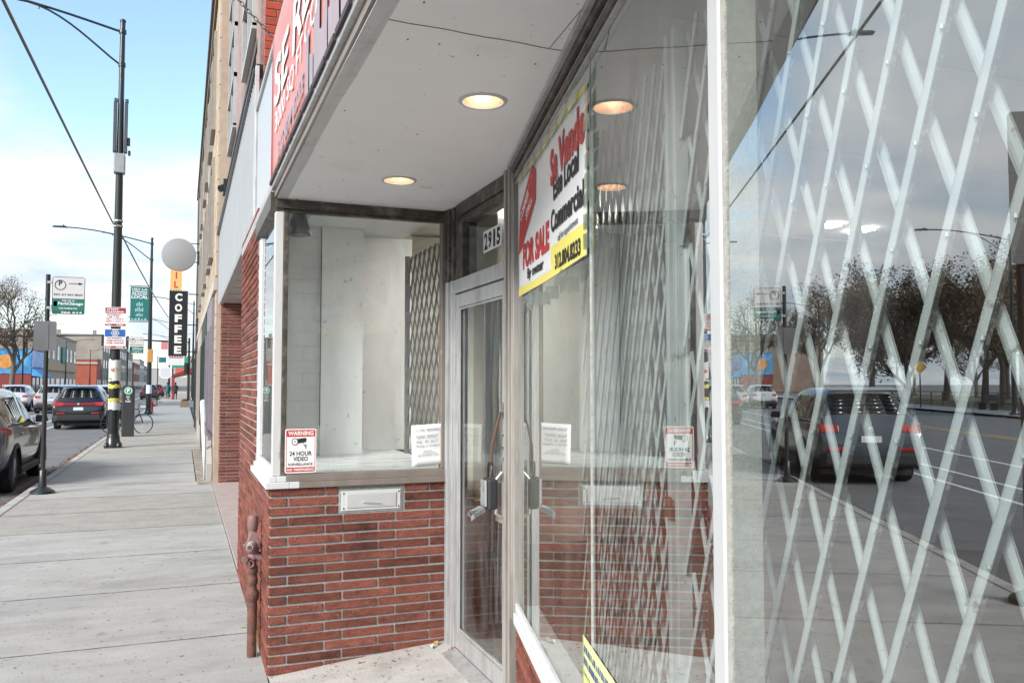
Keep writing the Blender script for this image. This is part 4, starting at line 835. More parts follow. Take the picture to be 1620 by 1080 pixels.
a.build('brackets', BLACK, t)

# ================================================================== street furniture
DGR = mat('dark_green_pole', (.008, .014, .013), .35, var=.2, scale=6, coat=.3)
def lamp(label, x, y, H, name='street_lamp', group='street lamps along the kerbs', extra=True, arm=4.1):
    t = thing(name, (0, 0, 0), label, 'street lamp', group); rb, rt_ = .135, .062
    a = MB(); a.lathe((0, 0, 0), [(rb, 0), (rb*.97, 1), (rb*.8, H*.4), (rt_*1.15, H*.8), (rt_, H), (.001, H+.01)], 18); a.lathe((0, 0, H-.02), [(.075, 0), (.08, .03), (.05, .07), (.001, .08)], 14); a.build('pole', DGR, t, smooth=50)
    a = MB(); a.lathe((0, 0, 0), [(.21, 0), (.21, .05), (.165, .10), (.15, .30), (.14, .34)], 18)
    for k in range(4): c_, s_ = cos(pi/4+k*pi/2)*.2, sin(pi/4+k*pi/2)*.2; a.lathe((c_, s_, 0), [(.06, 0), (.065, .06), (.04, .12), (.02, .14)], 10)
    a.build('base', DGR, t, smooth=40)
    a = MB(); up = [(-.04-arm*u_, 0, H-.28+.62*sin(u_*pi*.5)) for u_ in [i/10 for i in range(11)]]; a.tube(up, .032, 8)
    lo = [(-.04-arm*.58*u_, 0, H-1.15+(1.33)*sin(u_*pi*.5)**1.1) for u_ in [i/10 for i in range(11)]]; a.tube(lo, .026, 8)
    a.tube([(-.04-arm*.46, 0, H+.02), (-.04-arm*.46, 0, H+.13)], .02, 6)
    for z in (H-.28, H-1.15): a.lathe((0, 0, z-.05), [(.09, 0), (.09, .1)], 14)
    a.build('arm', DGR, t, smooth=50)
    a = MB(); hx = -.04-arm; a.hexa([(hx-.62, -.13, H+.31), (hx+.1, -.13, H+.31), (hx+.1, .13, H+.31), (hx-.62, .13, H+.31), (hx-.55, -.08, H+.38), (hx, -.08, H+.40), (hx, .08, H+.40), (hx-.55, .08, H+.38)]); a.cyl((hx-.1, 0, H+.39), (hx-.1, 0, H+.46), .04, 8); a.build('lamp_head', BLACK, t, bevel=.02)
    t.location = (x, y, 0); return t
L1 = lamp('tall dark green street lamp with radio panels taped posters and signs on it', -1.62, 23.6, 11.0)
a = MB()
for dx in (-.15, .15): a.box(dx*.85-.04, dx*.85+.04, -.10, .07, 7.55, 8.85); a.box(dx*.85-.03, dx*.85+.05, -.08, .05, 8.86, 8.95)
a.box(.17, .235, -.05, .05, 7.75, 7.95); a.box(.19, .25, -.04, .06, 7.5, 7.62); o = a.build('radio_panels', mat('radio_grey', (.075, .08, .08), .5), L1, bevel=.01); o.location = (0, 0, 0)
a = MB(); a.box(-.13, .13, -.17, .12, 7.0, 7.5); o = a.build('grey_box', mat('box_grey', (.33, .34, .35), .45), L1, bevel=.02); o.location = (0, 0, 0)
a = MB()
for z in (5.62, 5.76): a.lathe((0, 0, z), [(.118, 0), (.118, .04)], 16)
o = a.build('cable_clamp', mat('steel_band', (.6, .6, .6), .35, metal=.8), L1); o.location = (0, 0, 0)
L2 = lamp('street lamp farther along the kerb carrying the teal banner', -1.68, 48.8, 9.4)
a = MB(); a.box(-.10, .16, -.16, .16, 2.75, 3.45); o = a.build('orange_box', mat('orange_housing', (.58, .26, .06), .5), L2, bevel=.02); o.location = (0, 0, 0)
a = MB(); a.lathe((0, 0, 1.1), [(.139, 0), (.139, .45)], 16); o = a.build('wrapped_paper', PAPER, L2); o.location = (0, 0, 0)
L3 = copy_tree(L2); L3.location = (.85, 85, 0); L3['label'] = 'dark street lamp on the corner beyond the crossing behind the coffee sign'
for c in kids(L3):
    if c.name.startswith(('orange', 'wrapped')): bpy.data.objects.remove(c)
far = [(-19.9, 46, 'street lamp on the far pavement mirrored in the near window pane'), (-19.9, 86, 'street lamp on the far corner by the park trees'), (-19.9, 128, 'far pavement street lamp in front of the mural shop'), (-19.9, 172, 'far pavement street lamp before the two storey tan shops'), (-19.9, 215, 'far pavement street lamp by the low red brick building'), (-19.9, 262, 'most distant street lamp on the far pavement')]
for x, y, lb in far:
    c = copy_tree(L3); c.location = (x, y, 0); c.rotation_euler.z = pi; c['label'] = lb
for y, lb in ((112, 'street lamp beyond the crossing on the right pavement'), (150, 'distant right hand street lamp far down the road')):
    c = copy_tree(L3); c.location = (-1.6, y, 0); c['label'] = lb

def board(name, label, cat, x, y, z, w_, h_, base, bands=(), texts=(), r=.03, border=None, parent=None, lift0=.0):
    """a flat sign facing -Y, lower left corner at x, z; bands: x0, x1, z0, z1, material (fractions); texts: string, x, z, w, h, material"""
    T = thing(name, (x+w_/2, y, z), label, cat) if parent is None else parent
    O = (x, y, z); X, Z, n_ = (1, 0, 0), (0, 0, 1), (0, -1, 0)
    a = MB(); plate(a, O, X, Z, n_, rounded(0, w_, 0, h_, r), 0, .006)
    pl_ = a.build('sign_plate', base, T); sub = T if parent is None else pl_
    bym = {}
    for x0, x1, z0, z1, m_ in bands: plate(bym.setdefault(m_, MB()), O, X, Z, n_, rounded(x0*w_, x1*w_, z0*h_, z1*h_, .008), .0062, .008)
    for m_, mb in bym.items(): mb.build('colour_field', m_, sub)
    bym = {}
    for s, tx_, tz, tw, th_, m_ in texts: text(bym.setdefault(m_, MB()), s, (x+tx_*w_, y, z+tz*h_), X, Z, tw*w_, th_*h_, 0, .03, 0, n_, .010)
    for m_, mb in bym.items(): mb.build('lettering', m_, sub, fix=False)
    return T
SGR = mat('sign_grey', (.62, .61, .60), .5, var=.03)
def parking_sign(label, y, x, num):
    T = thing('parking_sign', (x, y, 0), label, 'parking sign', 'pay parking signs along the kerb')
    a = MB(); a.tube([(x, y, 0), (x, y, 3.24)], .032, 12); a.build('post', BLACK, T, smooth=50)
    a = MB(); a.lathe((x, y, 0), [(.17, 0), (.165, .035), (.10, .075), (.055, .10), (.05, .33), (.034, .35)], 18); a.build('base', BLACK, T, smooth=45)
    bx = x+.06
    board('p', '', '', bx, y-.035, 2.65, .44, .56, mat('sign_dark_edge', (.05, .05, .055), .5), [(.02, .98, .415, .985, SGR), (.02, .98, .09, .41, GRNP), (.02, .98, .012, .08, mat('sign_leaf_green', (.02, .13, .06), .5)), (.05, .16, .21, .34, WHTP)],
        [('PAY AT PAY BOX', .06, .495, .88, .05, INKB), ('SIGN UP AT', .30, .345, .40, .035, WHTP), ('ParkChicago', .19, .225, .76, .10, WHTP), ('FOR MOBILE PAY', .22, .135, .56, .04, WHTP), (num, .28, .02, .64, .055, WHTP), ('P', .195, .76, .11, .13, INKB)], parent=T)
    a = MB(); c = Vector((bx+.108, y-.0455, 3.085))
    a.add([c+Vector((cos(k*pi/16)*q, 0, sin(k*pi/16)*q)) for q in (.066, .076) for k in range(32)], [(k, (k+1) % 32, 32+(k+1) % 32, 32+k) for k in range(32)])
    a.box(bx+.22, bx+.37, y-.0465, y-.0455, 3.107, 3.115); a.poly([(bx+.355, y-.0465, 3.131), (bx+.41, y-.0465, 3.111), (bx+.355, y-.0465, 3.091)])
    a.build('symbol', INKB, T, fix=False)
    a = MB()
    for z in (2.74, 3.12): a.box(x-.01, bx+.02, y-.04, y+.02, z-.015, z+.02)
    a.build('clips', ALU, T)
    return T
p1 = parking_sign('black post with grey and green pay parking sign nearest the camera', 14.15, -1.90, '366 614')
x, y = -1.90, 14.15
a = MB(); plate(a, (x-.165, y-.04, 2.10), (1, 0, 0), (0, 0, 1), (0, -1, 0), rounded(0, .30, 0, .44, .03), 0, .004); a.box(x-.02, x+.03, y-.05, y-.0445, 2.12, 2.52); a.build('back_sign', mat('sign_back_metal', (.20, .20, .20), .4, metal=.5, var=.15, scale=3), p1)
parking_sign('second black post with teal pay parking sign behind the street lamp', 31.5, -1.78, '366 615')
t = thing('traffic_sign_post', (-2.05, 6.55, 0), 'brown weathered sign post beside the near kerb seen only mirrored in the near window', 'sign post')
a = MB(); a.tube([(-2.05, 6.4, 0), (-2.05, 6.4, 3.6)], .04, 10); a.lathe((-2.05, 6.4, 0), [(.16, 0), (.15, .04), (.05, .1)], 14); a.build('post', mat('brown_post', (.07, .05, .04), .6), t)
a = MB(); plate(a, (-2.40, 6.35, 2.5), (1, 0, 0), (0, 0, 1), (0, -1, 0), rounded(0, .45, 0, 1.15, .04), 0, .006); a.build('sign_back', mat('brown_sign_back', (.16, .15, .14), .45, metal=.4), t)

# signs and stickers on the first lamp
lx, ly = -1.62, 23.6
MAR = mat('maroon_print', (.38, .025, .04), .5, var=.05)
board('street_cleaning_sign', 'red and white street cleaning sign strapped high on the first lamp', 'street sign', -1.87, ly-.16, 3.06, .50, .49, WHTP, [(.03, .97, .68, .97, MAR), (.03, .97, .03, .14, MAR)], [('STREET', .10, .845, .55, .085, WHTP), ('CLEANING', .08, .71, .80, .10, WHTP), ('NO PARKING', .10, .575, .62, .07, MAR), ('7 AM - 2 PM', .10, .46, .55, .07, MAR), ('MAY 4  JUNE 8', .08, .345, .78, .07, MAR), ('SEPT 7  OCT 4', .08, .23, .78, .07, MAR), ('TOW', .08, .05, .24, .07, WHTP), ('ZONE', .55, .05, .32, .07, WHTP)])
T = board('snow_route_sign', 'blue and white snow parking ban sign under the street cleaning sign', 'street sign', -1.87, ly-.162, 2.50, .50, .50, WHTP, [(.03, .97, .60, .97, BLUP), (.03, .97, .03, .13, MAR)], [('NO PARKING', .14, .49, .66, .07, MAR), ('WHEN SNOW IS', .10, .37, .80, .07, MAR), ('OVER 2 INCHES', .10, .25, .80, .07, MAR), ('TOW', .08, .045, .24, .07, WHTP), ('ZONE', .55, .045, .32, .07, WHTP)])
a = MB()
for k in range(3):
    c_, s_ = cos(k*pi/3+pi/6), sin(k*pi/3+pi/6); o_ = Vector((-1.62, ly-.172, 2.893)); d = Vector((c_, 0, s_)); e = Vector((-s_, 0, c_))
    a.poly([o_-d*.08-e*.012, o_+d*.08-e*.012, o_+d*.08+e*.012, o_-d*.08+e*.012])
    for sg in (-1, 1):
        for tt in (-1, 1): p = o_+d*.05*sg; a.poly([p-e*.006, p+(d*sg*.6+e*tt)*.04, p+(d*sg*.6+e*tt)*.04+d*sg*.02, p+d*.02*sg])
a.build('snowflake', WHTP, T, fix=False)
def wrap(name, label, cat, z0, z1, m_, a0=-200, a1=20, r=.1345, prints=None):
    a = MB(); k = 14; vs = []
    rt = random.Random(int(z0*100))
    for j, z in enumerate((z0, z1)):
        for i in range(k+1): t_ = radians(a0+(a1-a0)*i/k); vs.append((lx+r*cos(t_), ly+r*sin(t_), z+rt.uniform(-.02, .02)))
    a.add(vs, [(i, i+1, k+2+i, k+1+i) for i in range(k)]); o = a.build(name, m_, None, fix=False); o.modifiers.new('thickness', 'SOLIDIFY').thickness = .002
    return tag(o, label, cat)
T = wrap('paper_poster', 'peeling white art poster wrapped round the first lamp', 'poster', 1.68, 2.22, mat('weathered_poster', (.72, .71, .66), .8, var=.08, col2=(.45, .44, .36), c2pos=(.62, .68), c2scale=9), r=.1375)
T2 = MB(); text(T2, 'AR', (lx-.10, ly-.142, 1.92), (1, 0, 0), (0, 0, 1), .11, .09, 0, .04, 0, (0, -1, 0), .002); T2.build('orange_letters', mat('orange_print', (.62, .13, .03), .6), T, fix=False)
T2 = MB(); text(T2, 'TS', (lx+.02, ly-.142, 1.92), (1, 0, 0), (0, 0, 1), .09, .09, 0, .03, 0, (0, -1, 0), .002); T2.build('grey_letters', mat('grey_print', (.2, .2, .2), .6), T, fix=False)
T2 = MB(); T2.poly([(lx-.09+.03*cos(k*pi/8), ly-.1435, 1.745+.025*sin(k*pi/8)) for k in range(16)]); T2.build('green_dot', mat('leaf_print', (.25, .42, .06), .6), T, fix=False)
HZ = mat('hazard_yellow', (.66, .58, .10), .6, var=.2)
wrap('yellow_tape', 'yellow tape band just under the poster on the first lamp', 'tape', 1.50, 1.60, HZ, r=.140)
wrap('yellow_tape', 'lower yellow tape band above torn white paper on the first lamp', 'tape', 1.16, 1.24, HZ, r=.141)
wrap('torn_flyer', 'torn white flyer remains under the yellow tape on the first lamp', 'flyer', .96, 1.155, mat('torn_flyer_paper', (.66, .66, .66), .85, var=.2, scale=14), r=.139)
# teal banner on the second lamp
board('street_banner', 'teal vertical street banner reading shop local on the second lamp', 'street banner', -2.68, 48.8, 4.95, .92, 1.82, GRNP, [], [('HEY LA', .08, .90, .82, .055, WHTP), ('AVENIDA', .08, .83, .82, .05, WHTP), ('SHOP', .08, .765, .82, .05, WHTP), ('LOCAL', .06, .655, .88, .10, WHTP)], r=.02)
T = [o for o in COL.objects if o.name == 'street_banner'][0]
a = MB()
for z0, w_, h_ in ((5.75, .34, .22), (5.45, .42, .26), (5.2, .36, .18), (4.99, .8, .12)):
    for k in range(5): a.box(-2.22-w_/2+k*w_/5, -2.22-w_/2+k*w_/5+w_/8, 48.789, 48.7935, z0, z0+h_*(.6+.4*((k*7) % 3)/2))
a.build('skyline_print', mat('pale_teal_print', (.35, .55, .52), .6), T)
a = MB(); a.tube([(-2.75, 48.8, 6.82), (-1.7, 48.8, 6.82)], .02, 6); a.tube([(-2.75, 48.8, 4.9), (-1.7, 48.8, 4.9)], .02, 6); a.build('banner_arms', BLACK, T)
# pay box
t = thing('pay_box', (-1.55, 28.5, 0), 'black parking pay box with green and white circle on the kerb side', 'pay station')
a = MB(); a.box(-1.73, -1.38, 28.36, 28.68, 0, 1.56); a.build('cabinet', mat('pay_box_black', (.035, .037, .04), .35, coat=.2, var=.1), t, bevel=.03)
a = MB(); a.lathe((-1.555, 28.359, 1.40), [(.001, -.004), (.125, -.004), (.125, .0)], 24, 'y'); f = a.build('green_disc', mat('disc_green', (.02, .28, .12), .4), t)
a = MB(); c = Vector((-1.555, 28.352, 1.40)); a.add([c+Vector((cos(k*pi/12)*q, 0, sin(k*pi/12)*q)) for q in (.088, .108) for k in range(24)], [(k, (k+1) % 24, 24+(k+1) % 24, 24+k) for k in range(24)]); text(a, 'P', (-1.595, 28.354, 1.345), (1, 0, 0), (0, 0, 1), .08, .115, 0, .06, 0, (0, -1, 0), .002)
for i, s in enumerate(('PAY', 'TO', 'PARK')): text(a, s, (-1.555-(.05, .035, .075)[i], 28.359, 1.19-i*.07), (1, 0, 0), (0, 0, 1), (.10, .07, .15)[i], .05, 0, .03, 0, (0, -1, 0), .002)
a.build('white_print', WHTP, t, fix=False)
# bicycle chained behind the pay box
t = thing('bicycle', (0, 0, 0), 'dark bicycle parked behind the black pay box', 'bicycle')
for wx in (-.52, .52):
    a = MB(); a.lathe((0, 0, 0), [(.31, -.018), (.335, -.01), (.335, .01), (.31, .018), (.31, -.018)], 28, 'y')
    a.xform(lambda p: p+Vector((wx, 0, .335))); wh = a.build('wheel', BLACK, t, smooth=40)
    a = MB()
    for k in range(14): c_, s_ = cos(k*pi/7), sin(k*pi/7); a.tube([(wx, 0, .335), (wx+.31*c_, .012*(-1)**k, .335+.31*s_)], .003, 4)
    a.lathe((wx, 0, .335), [(.025, -.04), (.025, .04)], 10, 'y'); a.build('spokes', CHROME, wh)
a = MB(); F_ = {'bb': (-.08, 0, .30), 'seat': (-.22, 0, .82), 'head': (.34, 0, .80), 'hl': (.37, 0, .66), 'rear': (-.52, 0, .335), 'front': (.52, 0, .335)}
for p, q in (('bb', 'seat'), ('bb', 'hl'), ('seat', 'head'), ('rear', 'bb'), ('rear', 'seat'), ('hl', 'front'), ('head', 'hl')): a.tube([F_[p], F_[q]], .018, 8)
a.build('frame', mat('bike_frame', (.05, .06, .09), .3, coat=.4), t)
a = MB(); a.tube([(-.22, 0, .8), (-.24, 0, .95)], .013, 8); a.hexa([(-.36, -.07, .95), (-.1, -.02, .95), (-.1, .02, .95), (-.36, .07, .95), (-.36, -.07, 1.0), (-.1, -.02, .98), (-.1, .02, .98), (-.36, .07, 1.0)]); a.build('saddle', BLACK, t, bevel=.01)
a = MB(); a.tube([(.34, 0, .8), (.33, 0, .98)], .014, 8); a.tube([(.28, -.28, 1.0), (.36, -.15, 1.0), (.34, 0, .98), (.36, .15, 1.0), (.28, .28, 1.0)], .012, 8); a.build('handlebar', BLACK, t)
a = MB(); a.tube([(-.08, -.09, .30), (-.08, -.09, .14)], .01, 6); a.tube([(-.08, .09, .30), (-.08, .09, .46)], .01, 6); a.lathe((-.08, .03, .30), [(.09, -.004), (.09, .004)], 18, 'y'); a.box(-.13, -.03, -.13, -.09, .125, .145); a.box(-.13, -.03, .09, .13, .455, .475); a.build('cranks', BLACK, t)
t.location = (-1.66, 29.9, 0); t.rotation_euler = (0, .05, radians(28))
# hydrant
t = thing('fire_hydrant', (-1.62, 50.6, 0), 'red fire hydrant just behind the second lamp', 'hydrant')
a = MB(); a.lathe((-1.62, 50.6, 0), [(.17, 0), (.17, .05), (.12, .06), (.115, .5), (.15, .51), (.15, .55), (.12, .57), (.10, .66), (.04, .71), (.03, .76), (.001, .765)], 18); a.lathe((-1.62, 50.6, .42), [(.06, -.2), (.06, .2)], 12, 'x'); a.lathe((-1.62, 50.6, .38), [(.075, -.19), (.075, 0)], 12, 'y'); a.build('hydrant_body', mat('hydrant_red', (.42, .02, .02), .4, var=.1), t, smooth=40)
a = MB()
for s_ in (-.22, .22): a.lathe((-1.62+s_, 50.6, .42), [(.07, -.02), (.07, .02), (.03, .04)] if s_ > 0 else [(.03, -.04), (.07, -.02), (.07, .02)], 6, 'x')
a.build('caps', mat('hydrant_cap', (.35, .02, .02), .4), t)
# sign post by the crossing
t = thing('crossing_sign_post', (-1.72, 66, 0), 'thin post with green street name plate and white sign at the crossing', 'sign post')
a = MB(); a.tube([(-1.72, 66, 0), (-1.72, 66, 3.6)], .035, 8); a.build('post', BLACK, t)
board('s', '', '', -1.65, 65.95, 3.15, .5, .38, GRNP, [], [], parent=t); board('s', '', '', -1.62, 65.94, 2.0, .85, .85, WHTP, [(.1, .9, .1, .9, SGR)], [], r=.3, parent=t)
# traffic signals
def signal(t, x, y, z, lit, face=-1):
    a = MB(); a.box(x-.17, x+.17, y-.14, y+.14, z, z+1.0)
    for k in range(3): a.lathe((x, y-.14, z+.17+k*.33), [(.14, 0), (.14, -.18)], 14, 'y')
    f = a.build('signal_head', BLACK, t)
    for k, c_ in enumerate(((.0, .7, .35), (.8, .4, 0), (1, .06, .02))):
        m_ = mat('lens_%s' % ('green', 'amber', 'red')[k] if k != lit else 'lit_%s' % ('green', 'amber', 'red')[k], tuple(q*.15 for q in c_) if k != lit else c_, .3, emit=c_ if k == lit else None, estr=5 if k == lit else 0)
        a = MB(); a.lathe((x, y-.15, z+.17+k*.33), [(.001, -.012), (.11, -.008), (.115, .0)], 14, 'y'); a.build('lens', m_, f)
t = thing('traffic_signal', (.5, 86.4, 0), 'mast arm traffic signal reaching over the road from the right corner', 'traffic signal')
a = MB(); a.tube([(.5, 86.4, 0), (.5, 86.4, 6.0)], [.13, .09], 12); a.tube([(.5, 86.4, 5.55), (-6.2, 86.4, 5.85)], [.09, .05], 10); a.build('mast', DGR, t, smooth=40)
signal(t, .25, 86.1, 2.6, 2); signal(t, .0, 86.2, 6.0, 2); signal(t, -5.0, 86.3, 5.0, 0)
t = thing('traffic_signal', (-19.9, 88, 0), 'mast arm traffic signal from the left corner with red light over the road', 'traffic signal')
a = MB(); a.tube([(-19.9, 88, 0), (-19.9, 88, 6.2)], [.13, .09], 12); a.tube([(-19.9, 88, 5.8), (-6.8, 88, 6.2)], [.09, .05], 10); a.build('mast', DGR, t, smooth=40)
signal(t, -7.05, 87.9, 5.2, 2); signal(t, -12, 87.9, 5.3, 2); signal(t, -20.1, 87.8, 2.8, 2)
t = thing('yellow_diamond_sign', (-20.2, 60, 0), 'yellow diamond warning sign on the far pavement', 'road sign')
a = MB(); a.tube([(-20.2, 60, 0), (-20.2, 60, 3.2)], .04, 8); a.build('post', BLACK, t); a = MB(); a.prism([(-20.2, 59.94, 2.3), (-19.75, 59.94, 2.75), (-20.2, 59.94, 3.2), (-20.65, 59.94, 2.75)], (0, .02, 0)); a.build('plate', mat('sign_amber', (.75, .42, .03), .5), t)
# overhead cables
def cable(label, A, B, sag, r=.022):
    A, B = Vector(A), Vector(B); a = MB(); a.tube([A+(B-A)*(i/24)-Vector((0, 0, sag*4*(i/24)*(1-i/24))) for i in range(25)], r, 6); tag(a.build('overhead_cable', BLACK, None, smooth=60), label, 'cable')
cable('thick black cable hung along the kerb from the first lamp towards the camera', (-1.73, 23.55, 5.69), (-2.0, -14, 5.75), .1, .02)
cable('black cable sagging from the first lamp to the far corner lamp', (-1.62, 23.7, 5.6), (.8, 85, 6.4), 1.0, .022)
t = thing('cable_pole', (-2.0, -14, 0), 'dark pole behind the camera that carries the near cable end', 'pole'); a = MB(); a.tube([(-2.0, -14, 0), (-2.0, -14, 9)], [.14, .08], 12); a.build('pole', DGR, t)

# ================================================================== cars
CGL = mat('car_glass', (.012, .016, .018), .03, var=.05, spec=.9)
TYRE = mat('tyre_rubber', (.02, .02, .02), .8, var=.2)
RIM = mat('alloy_rim', (.50, .51, .52), .25, metal=.9, var=.05)
DPL = mat('dark_car_plastic', (.025, .026, .028), .6)
TLR = mat('tail_light_red', (.42, .012, .012), .12, var=.05, coat=.5)
TLW = mat('tail_light_clear', (.65, .62, .62), .15)
ST = [(-2.28,.46,.66,.74,.66,.76,.66), (-2.24,.34,.86,.98,.80,.86,.80), (-2.12,.28,1.00,1.13,.87,.905,.74), (-1.92,.26,1.03,1.38,.89,.92,.66), (-1.70,.25,1.04,1.585,.90,.925,.60), (-1.30,.24,1.03,1.66,.91,.93,.61), (-.30,.22,1.00,1.685,.91,.93,.63), (.25,.22,.98,1.655,.91,.93,.62), (.62,.22,.97,1.52,.91,.93,.61), (1.00,.22,.97,1.22,.91,.93,.68), (1.15,.22,.97,1.09,.91,.925,.72), (1.35,.23,.96,1.045,.91,.92,.74), (1.85,.25,.90,.98,.89,.90,.72), (2.12,.28,.78,.88,.82,.84,.66), (2.26,.42,.60,.70,.62,.68,.55)]
def sec(y):
    for p, q in zip(ST, ST[1:]):
        if p[0] <= y <= q[0]:
            t_ = (y-p[0])/(q[0]-p[0]); return [a+(b-a)*t_ for a, b in zip(p, q)]
    return ST[0] if y < ST[0][0] else ST[-1]
def car(name, label, loc, rot, paint, cat='car', sx=1, sy=1, sz=1, lightbar=True, rails=False, plate_m=None, group=None, detail=True):
    T = thing(name, (0, 0, 0), label, cat, group)
    half = lambda s: [(0, s[1]), (s[4]*.82, s[1]), (s[4], s[1]+.13), (s[5]+.012, s[1]+(s[2]-s[1])*.58), (s[5], s[2]), (s[5]-.025, s[2]+.035), (s[6]+.035, s[3]-.075), (s[6]-.06, s[3]-.012), (s[6]*.5, s[3]+.012), (0, s[3]+.018)]
    ys = [s[0] for s in ST]; vs = []; nn = 18
    for s in ST:
        h = half(s); ring = h+[(-x, z) for x, z in h[-2:0:-1]]; vs += [(x, s[0], z) for x, z in ring]
    fs = [(i*nn+j, i*nn+(j+1) % nn, (i+1)*nn+(j+1) % nn, (i+1)*nn+j) for i in range(len(ST)-1) for j in range(nn)]+[list(range(nn))[::-1], list(range((len(ST)-1)*nn, len(ST)*nn))]
    a = MB(); a.add(vs, fs)
    body = a.build('body', paint, T)
    ss = body.modifiers.new('s', 'SUBSURF'); ss.levels = 1; ss.render_levels = 1
    cut = MB()
    for wy in (-1.34, 1.36):
        for sg in (-1, 1): cut.cyl((sg*.62, wy, .345), (sg*1.2, wy, .345), .385, 28)
    co = cut.build('cutter', paint); bo = body.modifiers.new('b', 'BOOLEAN'); bo.operation = 'DIFFERENCE'; bo.object = co; bo.solver = 'EXACT'
    dg = bpy.context.evaluated_depsgraph_get(); me = bpy.data.meshes.new_from_object(body.evaluated_get(dg)); body.modifiers.clear(); body.data = me; bpy.data.objects.remove(co)
    me.polygons.foreach_set('use_smooth', [True]*len(me.polygons)); me.set_sharp_from_angle(angle=radians(38))
    def side(y0, y1, sg, t0=.10, t1=.86, n_=6, off=.0):
        q = []
        for i in range(n_+1):
            y = y0+(y1-y0)*i/n_; s = sec(y); b = Vector((s[5]-.03, y, s[2]+.03)); t_ = Vector((s[6]+.03, y, s[3]-.08))
            q.append((b+(t_-b)*t0+Vector((.012+off, 0, 0)), b+(t_-b)*t1+Vector((.012+off, 0, 0))))
        return [[Vector((sg*v.x, v.y, v.z)) for v in p] for p in q]
    def strip_(mb, q):
        for (b0, t0), (b1, t1) in zip(q, q[1:]): mb.add([b0, b1, t1, t0], [(0, 1, 2, 3)])
    for sg in (-1, 1):
        for y0, y1 in ((-1.78, -1.26), (-1.16, -.22), (-.12, .78)):
            a = MB(); strip_(a, side(y0, y1, sg)); o = a.build('side_window', CGL, T, fix=False); o.modifiers.new('t', 'SOLIDIFY').thickness = .006
        a = MB(); strip_(a, side(-1.86, .95, sg, .0, .07, 10, .002)); o = a.build('window_trim', DPL, T, fix=False); o.modifiers.new('t', 'SOLIDIFY').thickness = .006
    def top(y0, y1, inset, lift, n_=5):
        q = []
        for i in range(n_+1):
            y = y0+(y1-y0)*i/n_; s = sec(y); wd = s[6]-inset
            q.append([Vector((x*wd, y, s[3]+.018*(1-abs(x))+lift-(.004 if abs(x) < .9 else .010))) for x in (-1, -.5, 0, .5, 1)])
        return q
    for nm, y0, y1 in (('rear_window', -2.06, -1.74), ('windscreen', .60, 1.06)):
        a = MB(); q = top(y0, y1, .05, .014)
        for r0, r1 in zip(q, q[1:]):
            for k in range(4): a.add([r0[k], r0[k+1], r1[k+1], r1[k]], [(0, 1, 2, 3)])
        o = a.build(nm, CGL, T, smooth=60, fix=False); o.modifiers.new('t', 'SOLIDIFY').thickness = .006
    a = MB(); a.hexa([(-.62, -2.0, 1.60), (.62, -2.0, 1.60), (.58, -1.62, 1.64), (-.58, -1.62, 1.64), (-.62, -2.0, 1.635), (.62, -2.0, 1.635), (.58, -1.62, 1.685), (-.58, -1.62, 1.685)]); a.build('spoiler', paint, T, bevel=.012)
    for sg in (-1, 1):
        a = MB(); a.hexa([(sg*.50, -2.19, .92), (sg*.925, -1.86, .94), (sg*.945, -1.86, .95), (sg*.52, -2.26, .90), (sg*.50, -2.14, 1.04), (sg*.90, -1.84, 1.06), (sg*.935, -1.86, 1.05), (sg*.52, -2.20, 1.03)]) if False else a.prism([(sg*.50, -2.16, .92), (sg*.80, -2.15, .91), (sg*.90, -2.0, .93), (sg*.925, -1.80, .97), (sg*.915, -1.80, 1.03), (sg*.885, -1.98, 1.07), (sg*.79, -2.10, 1.05), (sg*.50, -2.12, 1.03)], (sg*.022, -.10, .0)); a.build('tail_light', TLR, T, bevel=.008)
        a = MB(); a.box(min(sg*.45, sg*.72), max(sg*.45, sg*.72), -2.30, -2.24, .60, .655); a.build('reflector', TLR, T, bevel=.01)
        a = MB(); a.prism([(sg*.45, 2.10, .72), (sg*.78, 2.02, .74), (sg*.86, 1.80, .82), (sg*.80, 1.86, .88), (sg*.45, 2.06, .82)], (0, .05, 0)); a.build('headlight', TLW, T, bevel=.008)
        a = MB(); a.hexa([(sg*.90, .66, 1.04), (sg*1.10, .66, 1.05), (sg*1.10, .80, 1.05), (sg*.90, .84, 1.04), (sg*.90, .68, 1.17), (sg*1.07, .68, 1.18), (sg*1.07, .78, 1.18), (sg*.90, .80, 1.17)]); a.build('mirror', DPL, T, bevel=.02)
        a = MB()
        for y in (-1.02, .02): a.hexa([(sg*.93, y, .90), (sg*.955, y, .90), (sg*.955, y+.2, .90), (sg*.93, y+.2, .90), (sg*.93, y, .93), (sg*.95, y, .93), (sg*.95, y+.2, .93), (sg*.93, y+.2, .93)])
        a.build('door_handle', paint, T, bevel=.006)
        if rails: a = MB(); a.tube([(sg*.60, -1.5, 1.68), (sg*.60, -1.4, 1.735), (sg*.62, 0, 1.745), (sg*.61, .2, 1.70)], .018, 8); a.build('roof_rail', ALU, T)
    if lightbar: a = MB(); a.box(-.54, .54, -2.272, -2.15, .935, 1.005); a.build('light_bar', TLR, T, bevel=.01)
    a = MB(); a.hexa([(-.76, -2.30, .36), (.76, -2.30, .36), (.84, -2.16, .30), (-.84, -2.16, .30), (-.74, -2.305, .56), (.74, -2.305, .56), (.86, -2.16, .58), (-.86, -2.16, .58)]); a.build('bumper', DPL, T, bevel=.03)
    a = MB(); a.box(-.17, .17, -2.305, -2.24, .74, .85); a.build('number_plate', mat('plate_white', (.72, .74, .76), .4), T, bevel=.006)
    a = MB(); a.lathe((0, -2.27, .97), [(.001, -.02), (.045, -.018), (.05, 0)], 16, 'y'); a.build('badge', CHROME, T)
